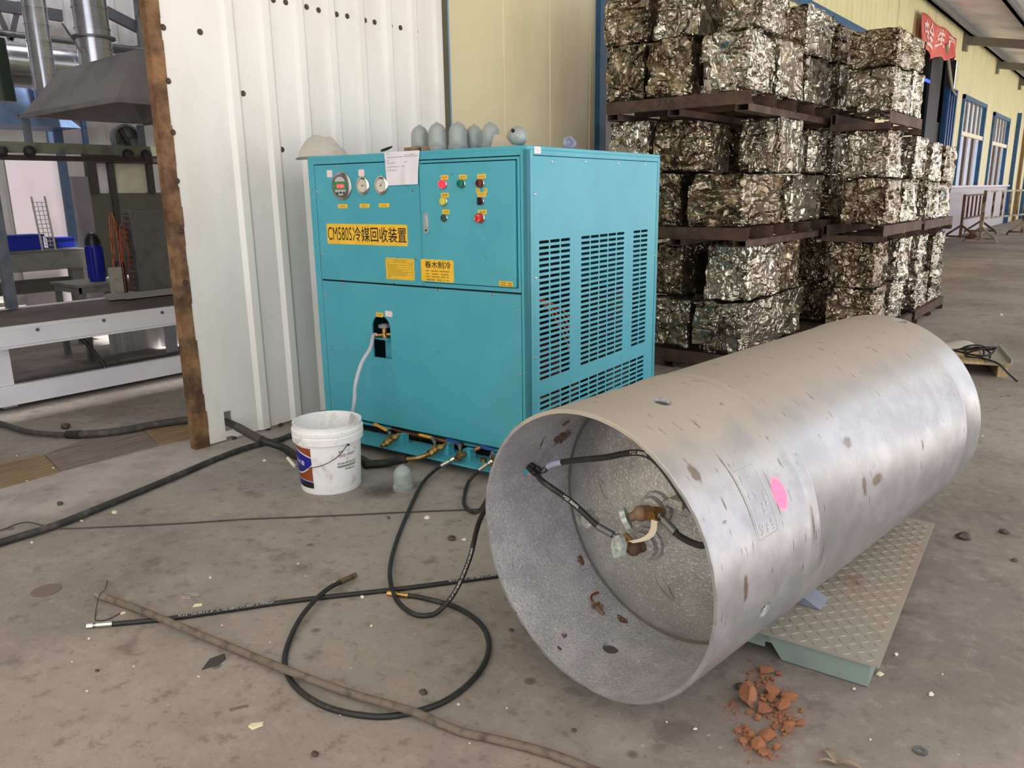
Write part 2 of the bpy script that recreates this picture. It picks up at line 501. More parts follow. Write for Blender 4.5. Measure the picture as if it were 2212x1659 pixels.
FLOOR = floor_material()
SILVER = silver_material(); SILVER_IN = silver_material(True); SILVER_HEAD = silver_material(True, True)
TEAL = teal_material()
CREAM = corrugated_paint('cream_sheet', (232, 229, 222), (220, 215, 206))
CREAM2 = corrugated_paint('cream_panel', (226, 214, 176), (214, 202, 162))
CREAM3 = corrugated_paint('far_cream_sheet', (224, 216, 172), (210, 202, 156))
WHITE_SHEET = corrugated_paint('white_sheet', (226, 224, 224), (204, 200, 200))
RUST = rust_steel('rusty_edge', (84, 60, 42), (152, 116, 80))
RUST_STEEL = rust_steel('brown_pallet_steel', (64, 50, 42), (98, 76, 62))
DARK = mat('shade_black', (14, 14, 16), 0.8)  # near-black colour painting shade in panel gaps and the cap hole
BLACK = mat('black_rubber', (30, 29, 28), 0.55, c2=(62, 58, 54), scale=30, lo=0.55, hi=0.75)
DUSTY = mat('dusty_rubber', (112, 101, 90), 0.85, c2=(80, 71, 63), scale=22, bump=0.3)
STEEL = mat('bright_steel', (200, 198, 192), 0.25, 1.0)
GREYSTEEL = mat('grey_steel', (120, 122, 124), 0.45, 0.6, c2=(84, 86, 90), scale=6)
BRASS = mat('brass', (176, 138, 82), 0.35, 0.9, c2=(104, 74, 44), scale=40)
COPPER = mat('copper', (170, 104, 74), 0.4, 0.9, c2=(110, 66, 48), scale=30)
YELLOW = mat('yellow_sticker', (238, 190, 52), 0.5)
YELLOWP = mat('yellow_handle', (232, 168, 40), 0.45)
BLUEP = mat('blue_handle', (38, 74, 158), 0.45)
INK = mat('black_ink', (24, 22, 20), 0.6)
OLIVE_INK = mat('olive_print', (166, 132, 30), 0.6)
GREYINK = mat('pale_grey_ink', (150, 146, 152), 0.7)
WHITEP = mat('white_paint', (222, 222, 224), 0.45, c2=(200, 200, 206), scale=3)
PINKW = mat('pinkish_sticker', (238, 214, 214), 0.55)
PAPER = mat('white_paper', (226, 222, 230), 0.8)
BLUESTEEL = mat('blue_frame_paint', (44, 92, 132), 0.45, c2=(36, 74, 110), scale=4)
TANKCAP = mat('grey_cap_paint', (150, 158, 156), 0.42, c2=(126, 133, 131), scale=14, bump=0.15, bscale=60)
CHROME = mat('chrome', (215, 212, 206), 0.12, 1.0)
# ------------------------------------------------------------------ setting
def struct(o):
    o['kind'] = 'structure'; return o

fm = MB()
fm.grid(lambda u, v: (-16+23.4*u, -22+100*v, 0), 10, 20)
floor = struct(fm.build('floor', FLOOR))
fm = MB(); fm.grid(lambda u, v: (7.4+60*u, -40+130*v, -0.02), 4, 4)
struct(fm.build('floor_yard', mat('bounce_yard_concrete', (196, 192, 188), 0.8, c2=(176, 172, 168), scale=0.6)))  # unseen ground, made paler than the floor to bounce light in

def rib_profile(y0, y1, pitch, h, w_top, w_base, phase=0.0):
    """trapezoid rib sheet outline: list of (y, x offset)"""
    pts = [(y0, 0.0)]
    y = y0+phase
    while y+w_base < y1:
        a = y; b = y+(w_base-w_top)/2; c = b+w_top; d = y+w_base
        pts += [(a, 0.0), (b, h), (c, h), (d, 0.0)]
        y += pitch
    pts.append((y1, 0.0))
    return pts

def ribbed_sheet(mb, prof, x, zf0, z1, t=0.012, mi=0, skip=None):
    n = len(prof); vs = []
    zb = zf0 if callable(zf0) else (lambda y: zf0)
    for (y, o) in prof:
        vs += [(x+o, y, zb(y)), (x+o, y, z1), (x+o-t, y, zb(y)), (x+o-t, y, z1)]
    fs = []
    for i in range(n-1):
        a = 4*i; b = 4*(i+1)
        if skip and skip((prof[i][0]+prof[i+1][0])/2): continue
        fs += [(a, b, b+1, a+1), (a+2, a+3, b+3, b+2), (a+1, b+1, b+3, a+3), (a, a+2, b+2, b)]
    fs += [(0, 1, 3, 2), (4*n-4, 4*n-2, 4*n-1, 4*n-3)]
    mb.add(vs, fs, mi)

# near panel: a big sliding door leaf of ribbed sheet with a cut hole at the foot
PX = 0.17
m = MB()
prof = rib_profile(-0.60, 1.74, 0.262, 0.022, 0.05, 0.105, 0.13)
hole = (onX(483, 890, PX), onX(503, 925, PX))
hy0, hy1, hz0, hz1 = hole[0].y, hole[1].y, hole[1].z-0.01, hole[0].z
prof = [q for q in prof if not (hy0-0.02 < q[0] < hy1+0.02)]
oh = 0.0
prof += [(hy0, oh), (hy1, oh)]; prof.sort()
ribbed_sheet(m, prof, PX, lambda y: 0.012+0.03*max(0, (y+0.35)) if y < 0.3 else 0.035, 4.6, skip=lambda y: hy0 < y < hy1)
# sheet above and under the hole
m.box((PX-0.012, hy0, hz1), (PX, hy1, 4.6)); m.box((PX-0.012, hy0, 0.03), (PX, hy1, hz0))
wall_left = struct(m.build('wall_left', CREAM))
e = MB()
n = 40
for i in range(n):
    za = 4.6*i/n; zb = 4.6*(i+1)/n
    wv = 0.010*math.sin(i*1.7)+0.008*math.sin(i*0.6+1)
    wid = 0.035+max(0, 0.9-za)*0.035
    e.box((PX-0.06, -0.665, za), (PX+0.004, -0.598+wid*0.4+wv*0.4, zb))
edge = e.build('rusty_edge_channel', RUST, wall_left)
edge['label'] = 'rust-brown steel channel capping the sheet edge'
for (px, py) in ((432, 68), (478, 260)) : pass
screw_m = MB(); screw_m.cyl((0, 0, 0), (0.010, 0, 0), 0.013, 0.009, 10); screw_m.cyl((-0.002, 0, 0), (0.003, 0, 0), 0.018, None, 12)
SCREWD = mat('weathered_screw', (88, 72, 58), 0.6, 0.4)
s0 = None
wall_screws = [(590, 0), (617, 5), (662, 15), (688, 22), (727, 31), (750, 35), (788, 44), (809, 48), (844, 56), (865, 60), (899, 68),
               (432, 69), (525, 202), (609, 323), (352, 59), (363, 175), (373, 286), (382, 391), (391, 500), (400, 610), (948, 78), (949, 160), (950, 240),
               (579, 927), (606, 919), (645, 907), (506, 948)]
for q in wall_screws:
    P = onX(q[0], q[1], PX+0.001)
    if s0 is None:
        s0 = screw_m.build('screw', SCREWD, wall_left); o = s0
    else:
        o = s0.copy(); COL.objects.link(o)
    o.location = P

# jamb, cream recessed door leaf and blue posts behind the machine
m = MB(); m.box((-0.12, 1.76, 0), (0.10, 1.88, 4.6)); struct(m.build('trim_1', mat('olive_jamb', (92, 86, 66), 0.6)))
m = MB(); m.box((-0.10, 1.885, 0), (0.02, 1.985, 4.6)); struct(m.build('trim_2', mat('pale_blue_trim', (120, 160, 200), 0.45)))
m = MB()
ribbed_sheet(m, rib_profile(1.99, 4.22, 0.70, -0.012, 0.02, 0.035, 0.70), 0.0, 0.02, 4.6)
struct(m.build('door_1', CREAM2))
m = MB(); m.box((-0.10, 4.22, 0), (0.06, 4.345, 4.6)); m.box((0.0, 4.345, 0), (0.03, 4.385, 4.6)); struct(m.build('trim_3', BLUESTEEL))

# wall from behind the pallets to the dark doorway, ribbed cream above a blue rail
m = MB()
ribbed_sheet(m, rib_profile(4.62, 18.3, 0.30, 0.03, 0.08, 0.16), 0.0, 0.0, 6.2)
struct(m.build('wall_middle', CREAM3))
m = MB(); m.box((0.03, 4.62, 4.30), (0.09, 18.3, 4.42)); struct(m.build('trim_4', BLUESTEEL))
m = MB()
ribbed_sheet(m, rib_profile(-16, -4.2, 0.30, 0.03, 0.08, 0.16), 0.0, 0.0, 6.2)
struct(m.build('wall_front', CREAM3))
m = MB(); ribbed_sheet(m, rib_profile(-4.2, 4.62, 0.30, 0.03, 0.08, 0.16), 0.0, 4.6, 6.2); struct(m.build('wall_lintel', CREAM3))

# doorway with a room behind, painted dark for its shade, and the blue sliding leaf
m = MB()
ribbed_sheet(m, rib_profile(18.3, 22.9, 0.30, 0.03, 0.08, 0.16), 0.0, 4.9, 6.2)
struct(m.build('wall_over_door', CREAM3))
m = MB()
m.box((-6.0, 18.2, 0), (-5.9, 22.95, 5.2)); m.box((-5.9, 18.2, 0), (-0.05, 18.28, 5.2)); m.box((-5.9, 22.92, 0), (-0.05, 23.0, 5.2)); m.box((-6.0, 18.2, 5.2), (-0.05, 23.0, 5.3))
struct(m.build('wall_dark_room', mat('shade_painted_room', (46, 44, 46), 0.9)))  # near-black walls carry the shade of the doorway in their colour
m = MB()
m.box((0.03, 21.35, 0.02), (0.13, 22.6, 4.1))
for k in range(4): m.box((0.13, 21.40+k*0.33, 0.02), (0.16, 21.52+k*0.33, 4.1))
struct(m.build('door_2', mat('blue_door_leaf', (20, 66, 116), 0.4, c2=(16, 50, 92))))
m = MB(); m.box((-0.06, 21.0, 3.2), (0.0, 21.35, 4.9)); m.box((-0.06, 19.7, 0.0), (0.0, 21.35, 4.9)); struct(m.build('doorway_panel', mat('near_black_panel', (40, 36, 40), 0.6)))  # near-black slab filling part of the doorway
m = MB(); m.box((-0.02, 18.2, 4.05), (0.0, 19.7, 4.12)); struct(m.build('trim_5', mat('blue_glow', (30, 50, 220), 0.4, emit=(40, 70, 255), es=1.2)))

# far wall: white brick dado, ribbed cream sheet and two windows
BRICKW = N('white_painted_brick')
_bk = BRICKW.n.new('ShaderNodeTexBrick'); BRICKW.l.new(BRICKW.mapping(rot=(PI/2, 0, PI/2), vec=BRICKW.obj), _bk.inputs[0])
_bk.inputs['Color1'].default_value = lin((226, 218, 224))+(1,); _bk.inputs['Color2'].default_value = lin((214, 208, 216))+(1,); _bk.inputs['Mortar'].default_value = lin((190, 184, 192))+(1,)
_bk.inputs['Scale'].default_value = 1.6
BRICKW.color(_bk.outputs[0]); BRICKW.rough(0.6)
m = MB(); m.box((-0.15, 22.9, 0), (0.0, 36.2, 1.5)); m.box((-0.2, 22.9, 1.5), (0.08, 36.2, 1.56)); struct(m.build('wall_far', BRICKW.mat))
WIN = ((24.15, 28.25, 1.56, 4.15), (30.1, 34.1, 1.56, 4.05))
m = MB()
def sheet_piece(y0, y1, z0, z1): ribbed_sheet(m, rib_profile(y0, y1, 0.45, 0.03, 0.1, 0.2), 0.0, z0, z1)
sheet_piece(22.9, 24.15, 1.56, 6.2); sheet_piece(24.15, 28.25, 4.15, 6.2); sheet_piece(28.25, 30.1, 1.56, 6.2); sheet_piece(30.1, 34.1, 4.05, 6.2); sheet_piece(34.1, 36.2, 1.56, 6.2)
sheet_piece(36.25, 75, 0.0, 6.2)
struct(m.build('wall_far_upper', CREAM3))
GLASS = mat('window_glass', (225, 230, 235), 0.05, trans=1.0)
for i, (y0, y1, z0, z1) in enumerate(WIN):
    w_ = thing('window_%d' % (i+1), None, None, (0, y0, z0)); struct(w_)
    W, Hh = y1-y0, z1-z0
    m = MB(); t = 0.12
    m.box((-0.06, 0, 0), (0.07, t, Hh)); m.box((-0.06, W-t, 0), (0.07, W, Hh)); m.box((-0.06, 0, Hh-t), (0.07, W, Hh))
    m.build('window_frame', BLUESTEEL, w_)
    m = MB(); zt = Hh*0.56
    m.box((-0.03, t, zt), (0.06, W-t, zt+0.12)); m.build('transom', mat('cream_transom', (236, 224, 190), 0.5), w_)
    for k in range(4):
        yy = t+(W-2*t)*(k+1)/5
        m = MB(); m.box((-0.03, yy-0.07, zt+0.12), (0.03, yy+0.07, Hh-t)); m.build('glazing_bar', mat('grey_glazing_bar', (150, 140, 128), 0.5), w_)
    for k in range(2):
        yy = t+(W-2*t)*(k+1)/3
        m = MB(); m.box((-0.05, yy-0.16, 0), (0.03, yy+0.16, zt)); m.build('mullion', mat('brown_mullion', (120, 100, 92), 0.5), w_)
    m = MB(); m.box((-0.055, t, 0), (-0.045, W-t, Hh-t)); m.build('pane', GLASS, w_)
for i, (ya, wd, c) in enumerate(((36.2, 0.14, BLUESTEEL), (38.6, 0.20, mat('brown_post', (134, 104, 64), 0.6)), (41.0, 0.2, BLUESTEEL))):
    m = MB(); m.box((0, ya, 0), (0.16, ya+wd, 4.4)); struct(m.build('trim_%d' % (6+i), c))

# canopy over the yard: sheet roof falling away from the wall, purlins along it, rafters across
ROOFC = mat('canopy_sheet', (224, 221, 214), 0.55, 0.1, c2=(200, 192, 184), scale=1.2)
m = MB()
def roof_z(x): return 5.85-0.19*x
ny = 180
vs = []; fs = []
YA, YB, XA, XB = -4.0, 70.0, -0.25, 6.6
for i in range(ny+1):
    y = YA+(YB-YA)*i/ny; o = 0.035 if (i % 2) else 0.0
    vs += [(XA, y, roof_z(XA)+o), (XB, y, roof_z(XB)+o)]
for i in range(ny):
    fs.append((2*i, 2*i+1, 2*i+3, 2*i+2))
m.add(vs, fs)
struct(m.build('ceiling', ROOFC))
PURL = mat('purlin_grey', (120, 122, 120), 0.5, 0.2)
for i, x in enumerate((0.22, 1.75, 3.3, 4.9, 6.45)):
    m = MB(); z = roof_z(x)
    m.box((x-0.04, YA, z-0.22), (x+0.04, YB, z-0.005)); m.box((x-0.04, YA, z-0.22), (x+0.10, YB, z-0.19))
    struct(m.build('trim_%d' % (10+i), PURL))
RAFT = mat('rafter_brown_grey', (112, 106, 94), 0.6)
for i, y in enumerate((-0.6, 5.4, 11.0, 23.4, 29.4, 35.4, 41.5, 48.0)):
    m = MB()
    vs = []
    for x in (0.0, XB):
        z = roof_z(x)-0.22
        vs += [(x, y-0.08, z), (x, y+0.08, z), (x, y+0.08, z-0.22), (x, y-0.08, z-0.22)]
    m.add(vs, [(0, 1, 2, 3), (7, 6, 5, 4), (0, 4, 5, 1), (1, 5, 6, 2), (2, 6, 7, 3), (3, 7, 4, 0)])
    m.box((-0.01, y-0.16, roof_z(0)-0.62), (0.10, y+0.16, roof_z(0)-0.2))
    struct(m.build('trim_%d' % (20+i), RAFT))

# workshop room seen through the open door: back wall, unseen roof with gaps added to let sky light in
m = MB()
ribbed_sheet(m, rib_profile(-10, 16, 0.42, 0.03, 0.08, 0.16), -9.4, 0.0, 7.0)
struct(m.build('wall_back', WHITE_SHEET))
m = MB()
for (a, b) in ((-10, -4.2), (-3.4, 0.8), (1.6, 5.8), (6.6, 18.2)):
    m.box((-9.4, a, 7.0), (-0.05, b, 7.08))
struct(m.build('ceiling_workshop', mat('workshop_roof', (150, 150, 150), 0.7)))
m = MB(); m.box((-9.4, -10.1, 0), (0, -10, 7)); struct(m.build('wall_side', WHITE_SHEET))
m = MB(); m.box((-9.4, 16, 0), (0, 16.1, 7)); struct(m.build('wall_end', WHITE_SHEET))
# ------------------------------------------------------------------ refrigerant recovery machine
MW, MD, MH = 1.615, 1.61, 1.779
MROT = math.radians(3.9)
machine = thing('recovery_machine', 'large teal refrigerant recovery cabinet with louvred side and yellow signs', 'machine', (2.195, 0.1496, 0), MROT)
MMAT = Matrix.Translation((2.195, 0.1496, 0)) @ Matrix.Rotation(MROT, 4, 'Z')
MINV = MMAT.inverted()
def fx(u): return u-MW
# local front plane is y = 0 (faces -y), x from -MW to 0, side plane x = 0
F = Matrix(((1, 0, 0, -MW), (0, 0, -1, 0), (0, 1, 0, 0), (0, 0, 0, 1)))     # (u, z, out) -> local
def front_box(mb, u0, z0, u1, z1, d0, d1, mi=0): mb.box((fx(u0), -d0, z0), (fx(u1), -d1, z1), mi)

def holed_panel(rect, holes, M, t, mi=0, mb=None):
    """flat plate rect (a0,b0,a1,b1) with rectangular holes, thickness t along -normal; M maps (a,b,n)"""
    a0, b0, a1, b1 = rect
    A = sorted({a0, a1} | {h[0] for h in holes} | {h[2] for h in holes}); B = sorted({b0, b1} | {h[1] for h in holes} | {h[3] for h in holes})
    ia = {a: i for i, a in enumerate(A)}; ib = {b: i for i, b in enumerate(B)}
    full = [[True]*(len(B)-1) for _ in range(len(A)-1)]
    for h in holes:
        for i in range(ia[h[0]], ia[h[2]]):
            for j in range(ib[h[1]], ib[h[3]]): full[i][j] = False
    nb = len(B)
    vs = [(a, b, 0) for a in A for b in B] + [(a, b, -t) for a in A for b in B]
    off = len(A)*nb; fs = []
    for i in range(len(A)-1):
        for j in range(len(B)-1):
            if not full[i][j]: continue
            p, q, r, s_ = i*nb+j, (i+1)*nb+j, (i+1)*nb+j+1, i*nb+j+1
            fs += [(p, q, r, s_), (off+s_, off+r, off+q, off+p)]
            for (di, dj, e0, e1) in ((-1, 0, s_, p), (1, 0, q, r), (0, -1, p, q), (0, 1, r, s_)):
                ii, jj = i+di, j+dj
                if not (0 <= ii < len(A)-1 and 0 <= jj < nb-1 and full[ii][jj]):
                    fs.append((e0, off+e0, off+e1, e1))
    mb.add(vs, fs, mi, False, M)

# shell
m = MB(); m.box((-MW, 0.0, MH-0.02), (0, MD, MH)); m.build('top_panel', TEAL, machine, 0.004)
m = MB(); m.box((-MW, 0.03, 0.12), (-MW+0.015, MD, MH-0.02)); m.build('end_panel', TEAL, machine)
m = MB(); m.box((-MW+0.015, MD-0.015, 0.12), (0, MD, MH-0.02)); m.build('back_panel', TEAL, machine)
# front frame
m = MB()
front_box(m, 0, 0.15, 0.050, MH-0.02, -0.03, 0); front_box(m, 1.571, 0.15, MW, MH-0.02, -0.03, 0); front_box(m, 0.050, 1.732, 1.571, MH-0.02, -0.03, 0)
m.build('front_frame', TEAL, machine, 0.003)
m = MB(); front_box(m, 0.050, 0.15, 1.571, 1.732, -0.026, -0.014); 
# leave the arch free: black sheet painting the shade in the panel gaps, split round it
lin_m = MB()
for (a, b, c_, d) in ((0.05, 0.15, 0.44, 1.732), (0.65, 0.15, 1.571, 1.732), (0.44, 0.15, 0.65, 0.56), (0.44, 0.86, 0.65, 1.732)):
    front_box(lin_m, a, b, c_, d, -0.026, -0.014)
lin_m.build('gap_shade_sheet', DARK, machine)
# upper left instrument panel, control door (raised in a framed opening), lower panel with arched opening
m = MB(); front_box(m, 0.054, 1.036, 0.892, 1.727, -0.013, -0.002); m.build('instrument_panel', TEAL, machine, 0.002)
m = MB()
front_box(m, 0.897, 1.036, 1.568, 1.058, -0.013, 0.0); front_box(m, 0.897, 1.714, 1.568, 1.727, -0.013, 0.0); front_box(m, 0.897, 1.058, 0.906, 1.714, -0.013, 0.0); front_box(m, 1.552, 1.058, 1.568, 1.714, -0.013, 0.0)
m.build('door_surround', TEAL, machine, 0.002)
door = MB(); front_box(door, 0.911, 1.063, 1.545, 1.708, -0.012, 0.012); door = door.build('control_door', TEAL, machine, 0.003)
AU0, AU1, AZ0, AZ1 = 0.467, 0.618, 0.577, 0.765
m = MB()
poly_holes = [(AU0, AZ0, AU1, AZ1)]
holed_panel((0.054, 0.152, 1.567, 1.026), [(AU0, AZ0, AU1, AZ1+0.0755)], Matrix.Translation((0, 0.002, 0)) @ F, 0.012, 0, m)
# round the top of the opening
ar = (AU1-AU0)/2; ac = (AU0+AU1)/2
for sgn in (-1, 1):
    pl_ = [(ac+sgn*ar, AZ1+0.0755)] + [(ac+sgn*ar*math.cos(t), AZ1+ar*math.sin(t)) for t in [PI/2*i/8 for i in range(9)]]
    m.prism(pl_, 0.0, -0.012, 0, Matrix.Translation((0, 0.002, 0)) @ F)
m.build('lower_panel', TEAL, machine, fix=True)
# side frame and perforated side panel
S = Matrix(((0, 0, 1, 0), (1, 0, 0, 0), (0, 1, 0, 0), (0, 0, 0, 1)))        # (y, z, out) -> local
m = MB()
m.box((-0.03, 0, 0.12), (0, 0.058, MH-0.02)); m.box((-0.03, 1.577, 0.12), (0, MD-0.016, MH-0.02)); m.box((-0.03, 0.058, 1.733), (0, 1.577, MH-0.02)); m.box((-0.03, 0.058, 0.12), (0, 1.577, 0.135))
m.build('side_frame', TEAL, machine, 0.003)
holes = []
def slots(y0, cols, ztop, rows):
    for c_ in range(cols):
        for r_ in range(rows):
            a = y0+c_*0.1115
            holes.append((round(a, 4), round(ztop-0.0308*r_-0.0155, 4), round(a+0.098, 4), round(ztop-0.0308*r_, 4)))
slots(0.112, 3, 1.300, 25); slots(0.562, 5, 1.300, 25); slots(1.240, 2, 1.300, 25); slots(0.112, 12, 0.452, 9)
m = MB(); holed_panel((0.061, 0.138, 1.574, 1.730), holes, Matrix.Translation((-0.003, 0, 0)) @ S, 0.002, 0, m)
m.build('louvred_side_panel', TEAL, machine, fix=False)
# what shows inside
m = MB(); m.box((-0.16, 0.02, 1.03), (-0.15, 0.24, 1.70)); m.build('inner_plate', TEAL, machine)
m = MB()
for (x, y, z0, z1, r) in ((-0.45, 0.35, 0.16, 0.62, 0.15), (-0.5, 0.85, 0.16, 0.55, 0.17)):
    m.cyl((x, y, z0), (x, y, z1), r, None, 24); m.ball((x, y, z1), r, 20, 8, 1, 1, 0.5)
m.build('compressor', mat('compressor_red', (128, 58, 44), 0.5, c2=(80, 40, 34)), machine)
m = MB()
for k in range(4):
    m.tube(spline([(-0.2, 0.7+0.03*k, 0.2), (-0.15, 0.72+0.03*k, 0.5), (-0.22, 0.62+0.05*k, 0.8), (-0.3, 0.5, 0.95)], 6), 0.011, 8)
m.tube(spline([(-0.3, 0.2, 0.3), (-0.2, 0.9, 0.33), (-0.25, 1.4, 0.3)], 8), 0.014, 8)
m.build('inner_pipework', COPPER, machine)
m = MB(); m.box((-1.2, 0.4, 0.16), (-0.7, 1.4, 1.5)); m.box((-0.62, 1.1, 0.16), (-0.1, 1.5, 0.9)); m.build('inner_unit', mat('inner_grey', (74, 74, 70), 0.7), machine)
# base
m = MB()
m.box((-MW+0.02, 0.05, 0.0), (-MW+0.10, MD-0.02, 0.12)); m.box((-0.10, 0.05, 0.0), (-0.02, MD-0.02, 0.12)); m.box((-MW+0.1, 0.9, 0.0), (-0.1, 0.98, 0.12)); m.box((-MW+0.1, MD-0.1, 0.0), (-0.1, MD-0.02, 0.12))
m.box((-MW+0.02, 0.05, 0.105), (-0.02, MD-0.02, 0.12))
m.build('base_frame', TEAL, machine)
m = MB(); m.box((-MW+0.15, -0.14, 0.055), (-0.10, 0.05, 0.066)); m.box((-MW+0.15, -0.02, 0), (-0.10, 0.05, 0.055)); sh = m.build('valve_shelf', TEAL, machine)

# screws
ms = MB(); ms.cyl((0, 0, 0), (0, -0.004, 0), 0.0075, 0.005, 10)
sc0 = None
for (u, z) in [(0.24, 1.717), (0.064, 1.57), (0.067, 1.189), (0.241, 1.044), (0.244, 1.019), (0.673, 1.045), (0.623, 1.016), (0.848, 1.569), (0.848, 1.188), (1.003, 1.017), (1.381, 1.017), (0.067, 0.944), (1.554, 0.944), (1.553, 0.592), (0.067, 0.589), (0.064, 0.234), (1.553, 0.24)]:
    if sc0 is None: sc0 = ms.build('screw', STEEL, machine); o = sc0
    else: o = sc0.copy(); COL.objects.link(o)
    o.location = (fx(u), 0.002, z)
ms = MB(); ms.cyl((0, 0, 0), (0.004, 0, 0), 0.0075, 0.005, 10); sc1 = None
for (y, z) in [(0.24, 1.705), (0.60, 1.712), (1.0, 1.712), (1.38, 1.712), (0.075, 1.54), (0.075, 1.11), (0.075, 0.68), (1.56, 1.54), (1.56, 1.12), (1.56, 0.72)]:
    if sc1 is None: sc1 = ms.build('screw', STEEL, machine); o = sc1
    else: o = sc1.copy(); COL.objects.link(o)
    o.location = (-0.003, y, z)

FACE = 0.0025   # stickers lie this far in front of the panels
def sticker(name, u0, z0, u1, z1, material, d=0.0, r=0.006, label=None):
    m = MB(); m.prism(rrect(u0, z0, u1, z1, r), d, d+0.0012, 0, F)
    o = m.build(name, material, machine)
    if label: o['label'] = label
    return o
def lettering(parent, lines, d, material=INK, name='lettering'):
    m = MB()
    for (body, u0, z0, u1, z1, bold) in lines: text_in(m, body, u0, z0, u1, z1, F, 0, bold, d)
    return m.build(name, material, parent, fix=False)
IP = -0.002; DP = 0.012; LP = -0.002
s1 = sticker('name_sign', 0.130, 1.258, 0.791, 1.380, YELLOW, IP, 0.010, 'large yellow sign with black model lettering')
lettering(s1, [('CM580S', 0.138, 1.281, 0.344, 1.360, 0.0), ('冷媒回收装置', 0.352, 1.276, 0.782, 1.364, 0.008)], IP+0.0016)
s2 = sticker('data_plate', 0.611, 1.064, 0.831, 1.188, YELLOW, IP, 0.008, 'yellow data plate with rows of small print')
m = MB()
for (a, b, c_, d) in ((0.62, 1.069, 0.822, 1.183),): m.prism(rrect(a, b, c_, d, 0.006), IP+0.0012, IP+0.0015, 0, F)
m.build('print_block', mat('olive_plate', (206, 168, 48), 0.5), s2)
m = MB()
for k, (a, b) in enumerate(((0.64, 0.80), (0.70, 0.815), (0.69, 0.815), (0.745, 0.815), (0.78, 0.815), (0.77, 0.815))):
    m.box((fx(a), -(IP+0.0015), 1.158-0.0135*k-0.005), (fx(b), -(IP+0.0018), 1.158-0.0135*k+0.001))
m.box((fx(0.628), -(IP+0.0015), 1.166), (fx(0.815), -(IP+0.0018), 1.178)); m.box((fx(0.65), -(IP+0.0015), 1.072), (fx(0.815), -(IP+0.0018), 1.083))
m.build('yellow_field', YELLOW, s2)
lettering(s2, [('冷媒回收机', 0.67, 1.167, 0.775, 1.177, 0.01)], IP+0.0022, OLIVE_INK)
s3 = sticker('maker_plate', 0.895, 1.068, 1.131, 1.191, YELLOW, DP, 0.008, 'yellow maker plate with four large black characters')
lettering(s3, [('春木制冷', 0.925, 1.142, 1.112, 1.182, 0.012)], DP+0.0016)
lettering(s3, [('制造日期', 0.935, 1.073, 0.992, 1.083, 0.012)], DP+0.0016, INK, 'small_print')
m = MB()
for k, segs in enumerate((((0.928, 0.955), (0.968, 1.02), (1.03, 1.10)), ((0.928, 0.955), (0.972, 1.02), (1.04, 1.095)), ((0.928, 0.96), (0.972, 1.03), (1.04, 1.07), (1.08, 1.095)), ((1.01, 1.045), (1.058, 1.07), (1.08, 1.095)))):
    zc = (1.127, 1.110, 1.095, 1.078)[k]
    for (a, b) in segs: m.box((fx(a), -(DP+0.0012), zc-0.0035), (fx(b), -(DP+0.0015), zc+0.0035))
m.build('print_line', OLIVE_INK, s3)
s4 = sticker('warning_label', 1.437, 1.066, 1.526, 1.094, YELLOW, DP, 0.005)
m = MB()
for (a, b, z) in ((1.445, 1.483, 1.086), (1.493, 1.52, 1.085), (1.443, 1.485, 1.074), (1.493, 1.52, 1.073)): m.box((fx(a), -(DP+0.0012), z-0.004), (fx(b), -(DP+0.0015), z+0.003))
m.build('print_line', OLIVE_INK, s4)
for (u, z, body) in ((0.282, 1.484, '高压压力'), (0.464, 1.486, '低压压力'), (0.620, 1.488, '压力表')):
    s = sticker('gauge_label', u-0.041, z-0.0115, u+0.041, z+0.0115, YELLOW, IP, 0.006); lettering(s, [(body, u-0.024, z-0.006, u+0.022, z+0.006, 0.0)], IP+0.0016, OLIVE_INK)
for (u, z, w, body) in ((1.088, 1.634, 0.026, '电源'), (1.214, 1.634, 0.026, '运行'), (1.337, 1.634, 0.028, '故障报警'), (1.087, 1.541, 0.027, '报警'), (1.311, 1.562, 0.011, '关'), (1.361, 1.562, 0.011, '开'), (1.337, 1.541, 0.028, '电源开关'), (1.090, 1.453, 0.026, '启动按钮'), (1.337, 1.452, 0.028, '急停')):
    s = sticker('button_label', u-w, z-0.0115, u+w, z+0.0115, YELLOW, DP, 0.004)
    lettering(s, [(body, u-w*0.75, z-0.0065, u+w*0.75, z+0.0065, 0.0)], DP+0.0016, OLIVE_INK if len(body) > 2 else mat('brown_print', (120, 84, 20), 0.6))
for (u0, z0, u1, z1, d) in ((0.164, 1.655, 0.209, 1.696, IP), (0.430, 1.655, 0.477, 1.693, IP), (0.585, 0.838, 0.642, 0.872, LP)):
    sticker('paper_sticker', u0, z0, u1, z1, PINKW, d, 0.008)
m = MB(); m.prism(rrect(0.066, 1.741, 0.128, 1.776, 0.006), 0.0, 0.0012, 0, S); m.build('paper_sticker', PINKW, machine)
s5 = sticker('valve_label', 0.508, 0.830, 0.566, 0.857, YELLOW, LP, 0.004); lettering(s5, [('排油阀', 0.516, 0.837, 0.558, 0.850, 0)], LP+0.0016, OLIVE_INK)
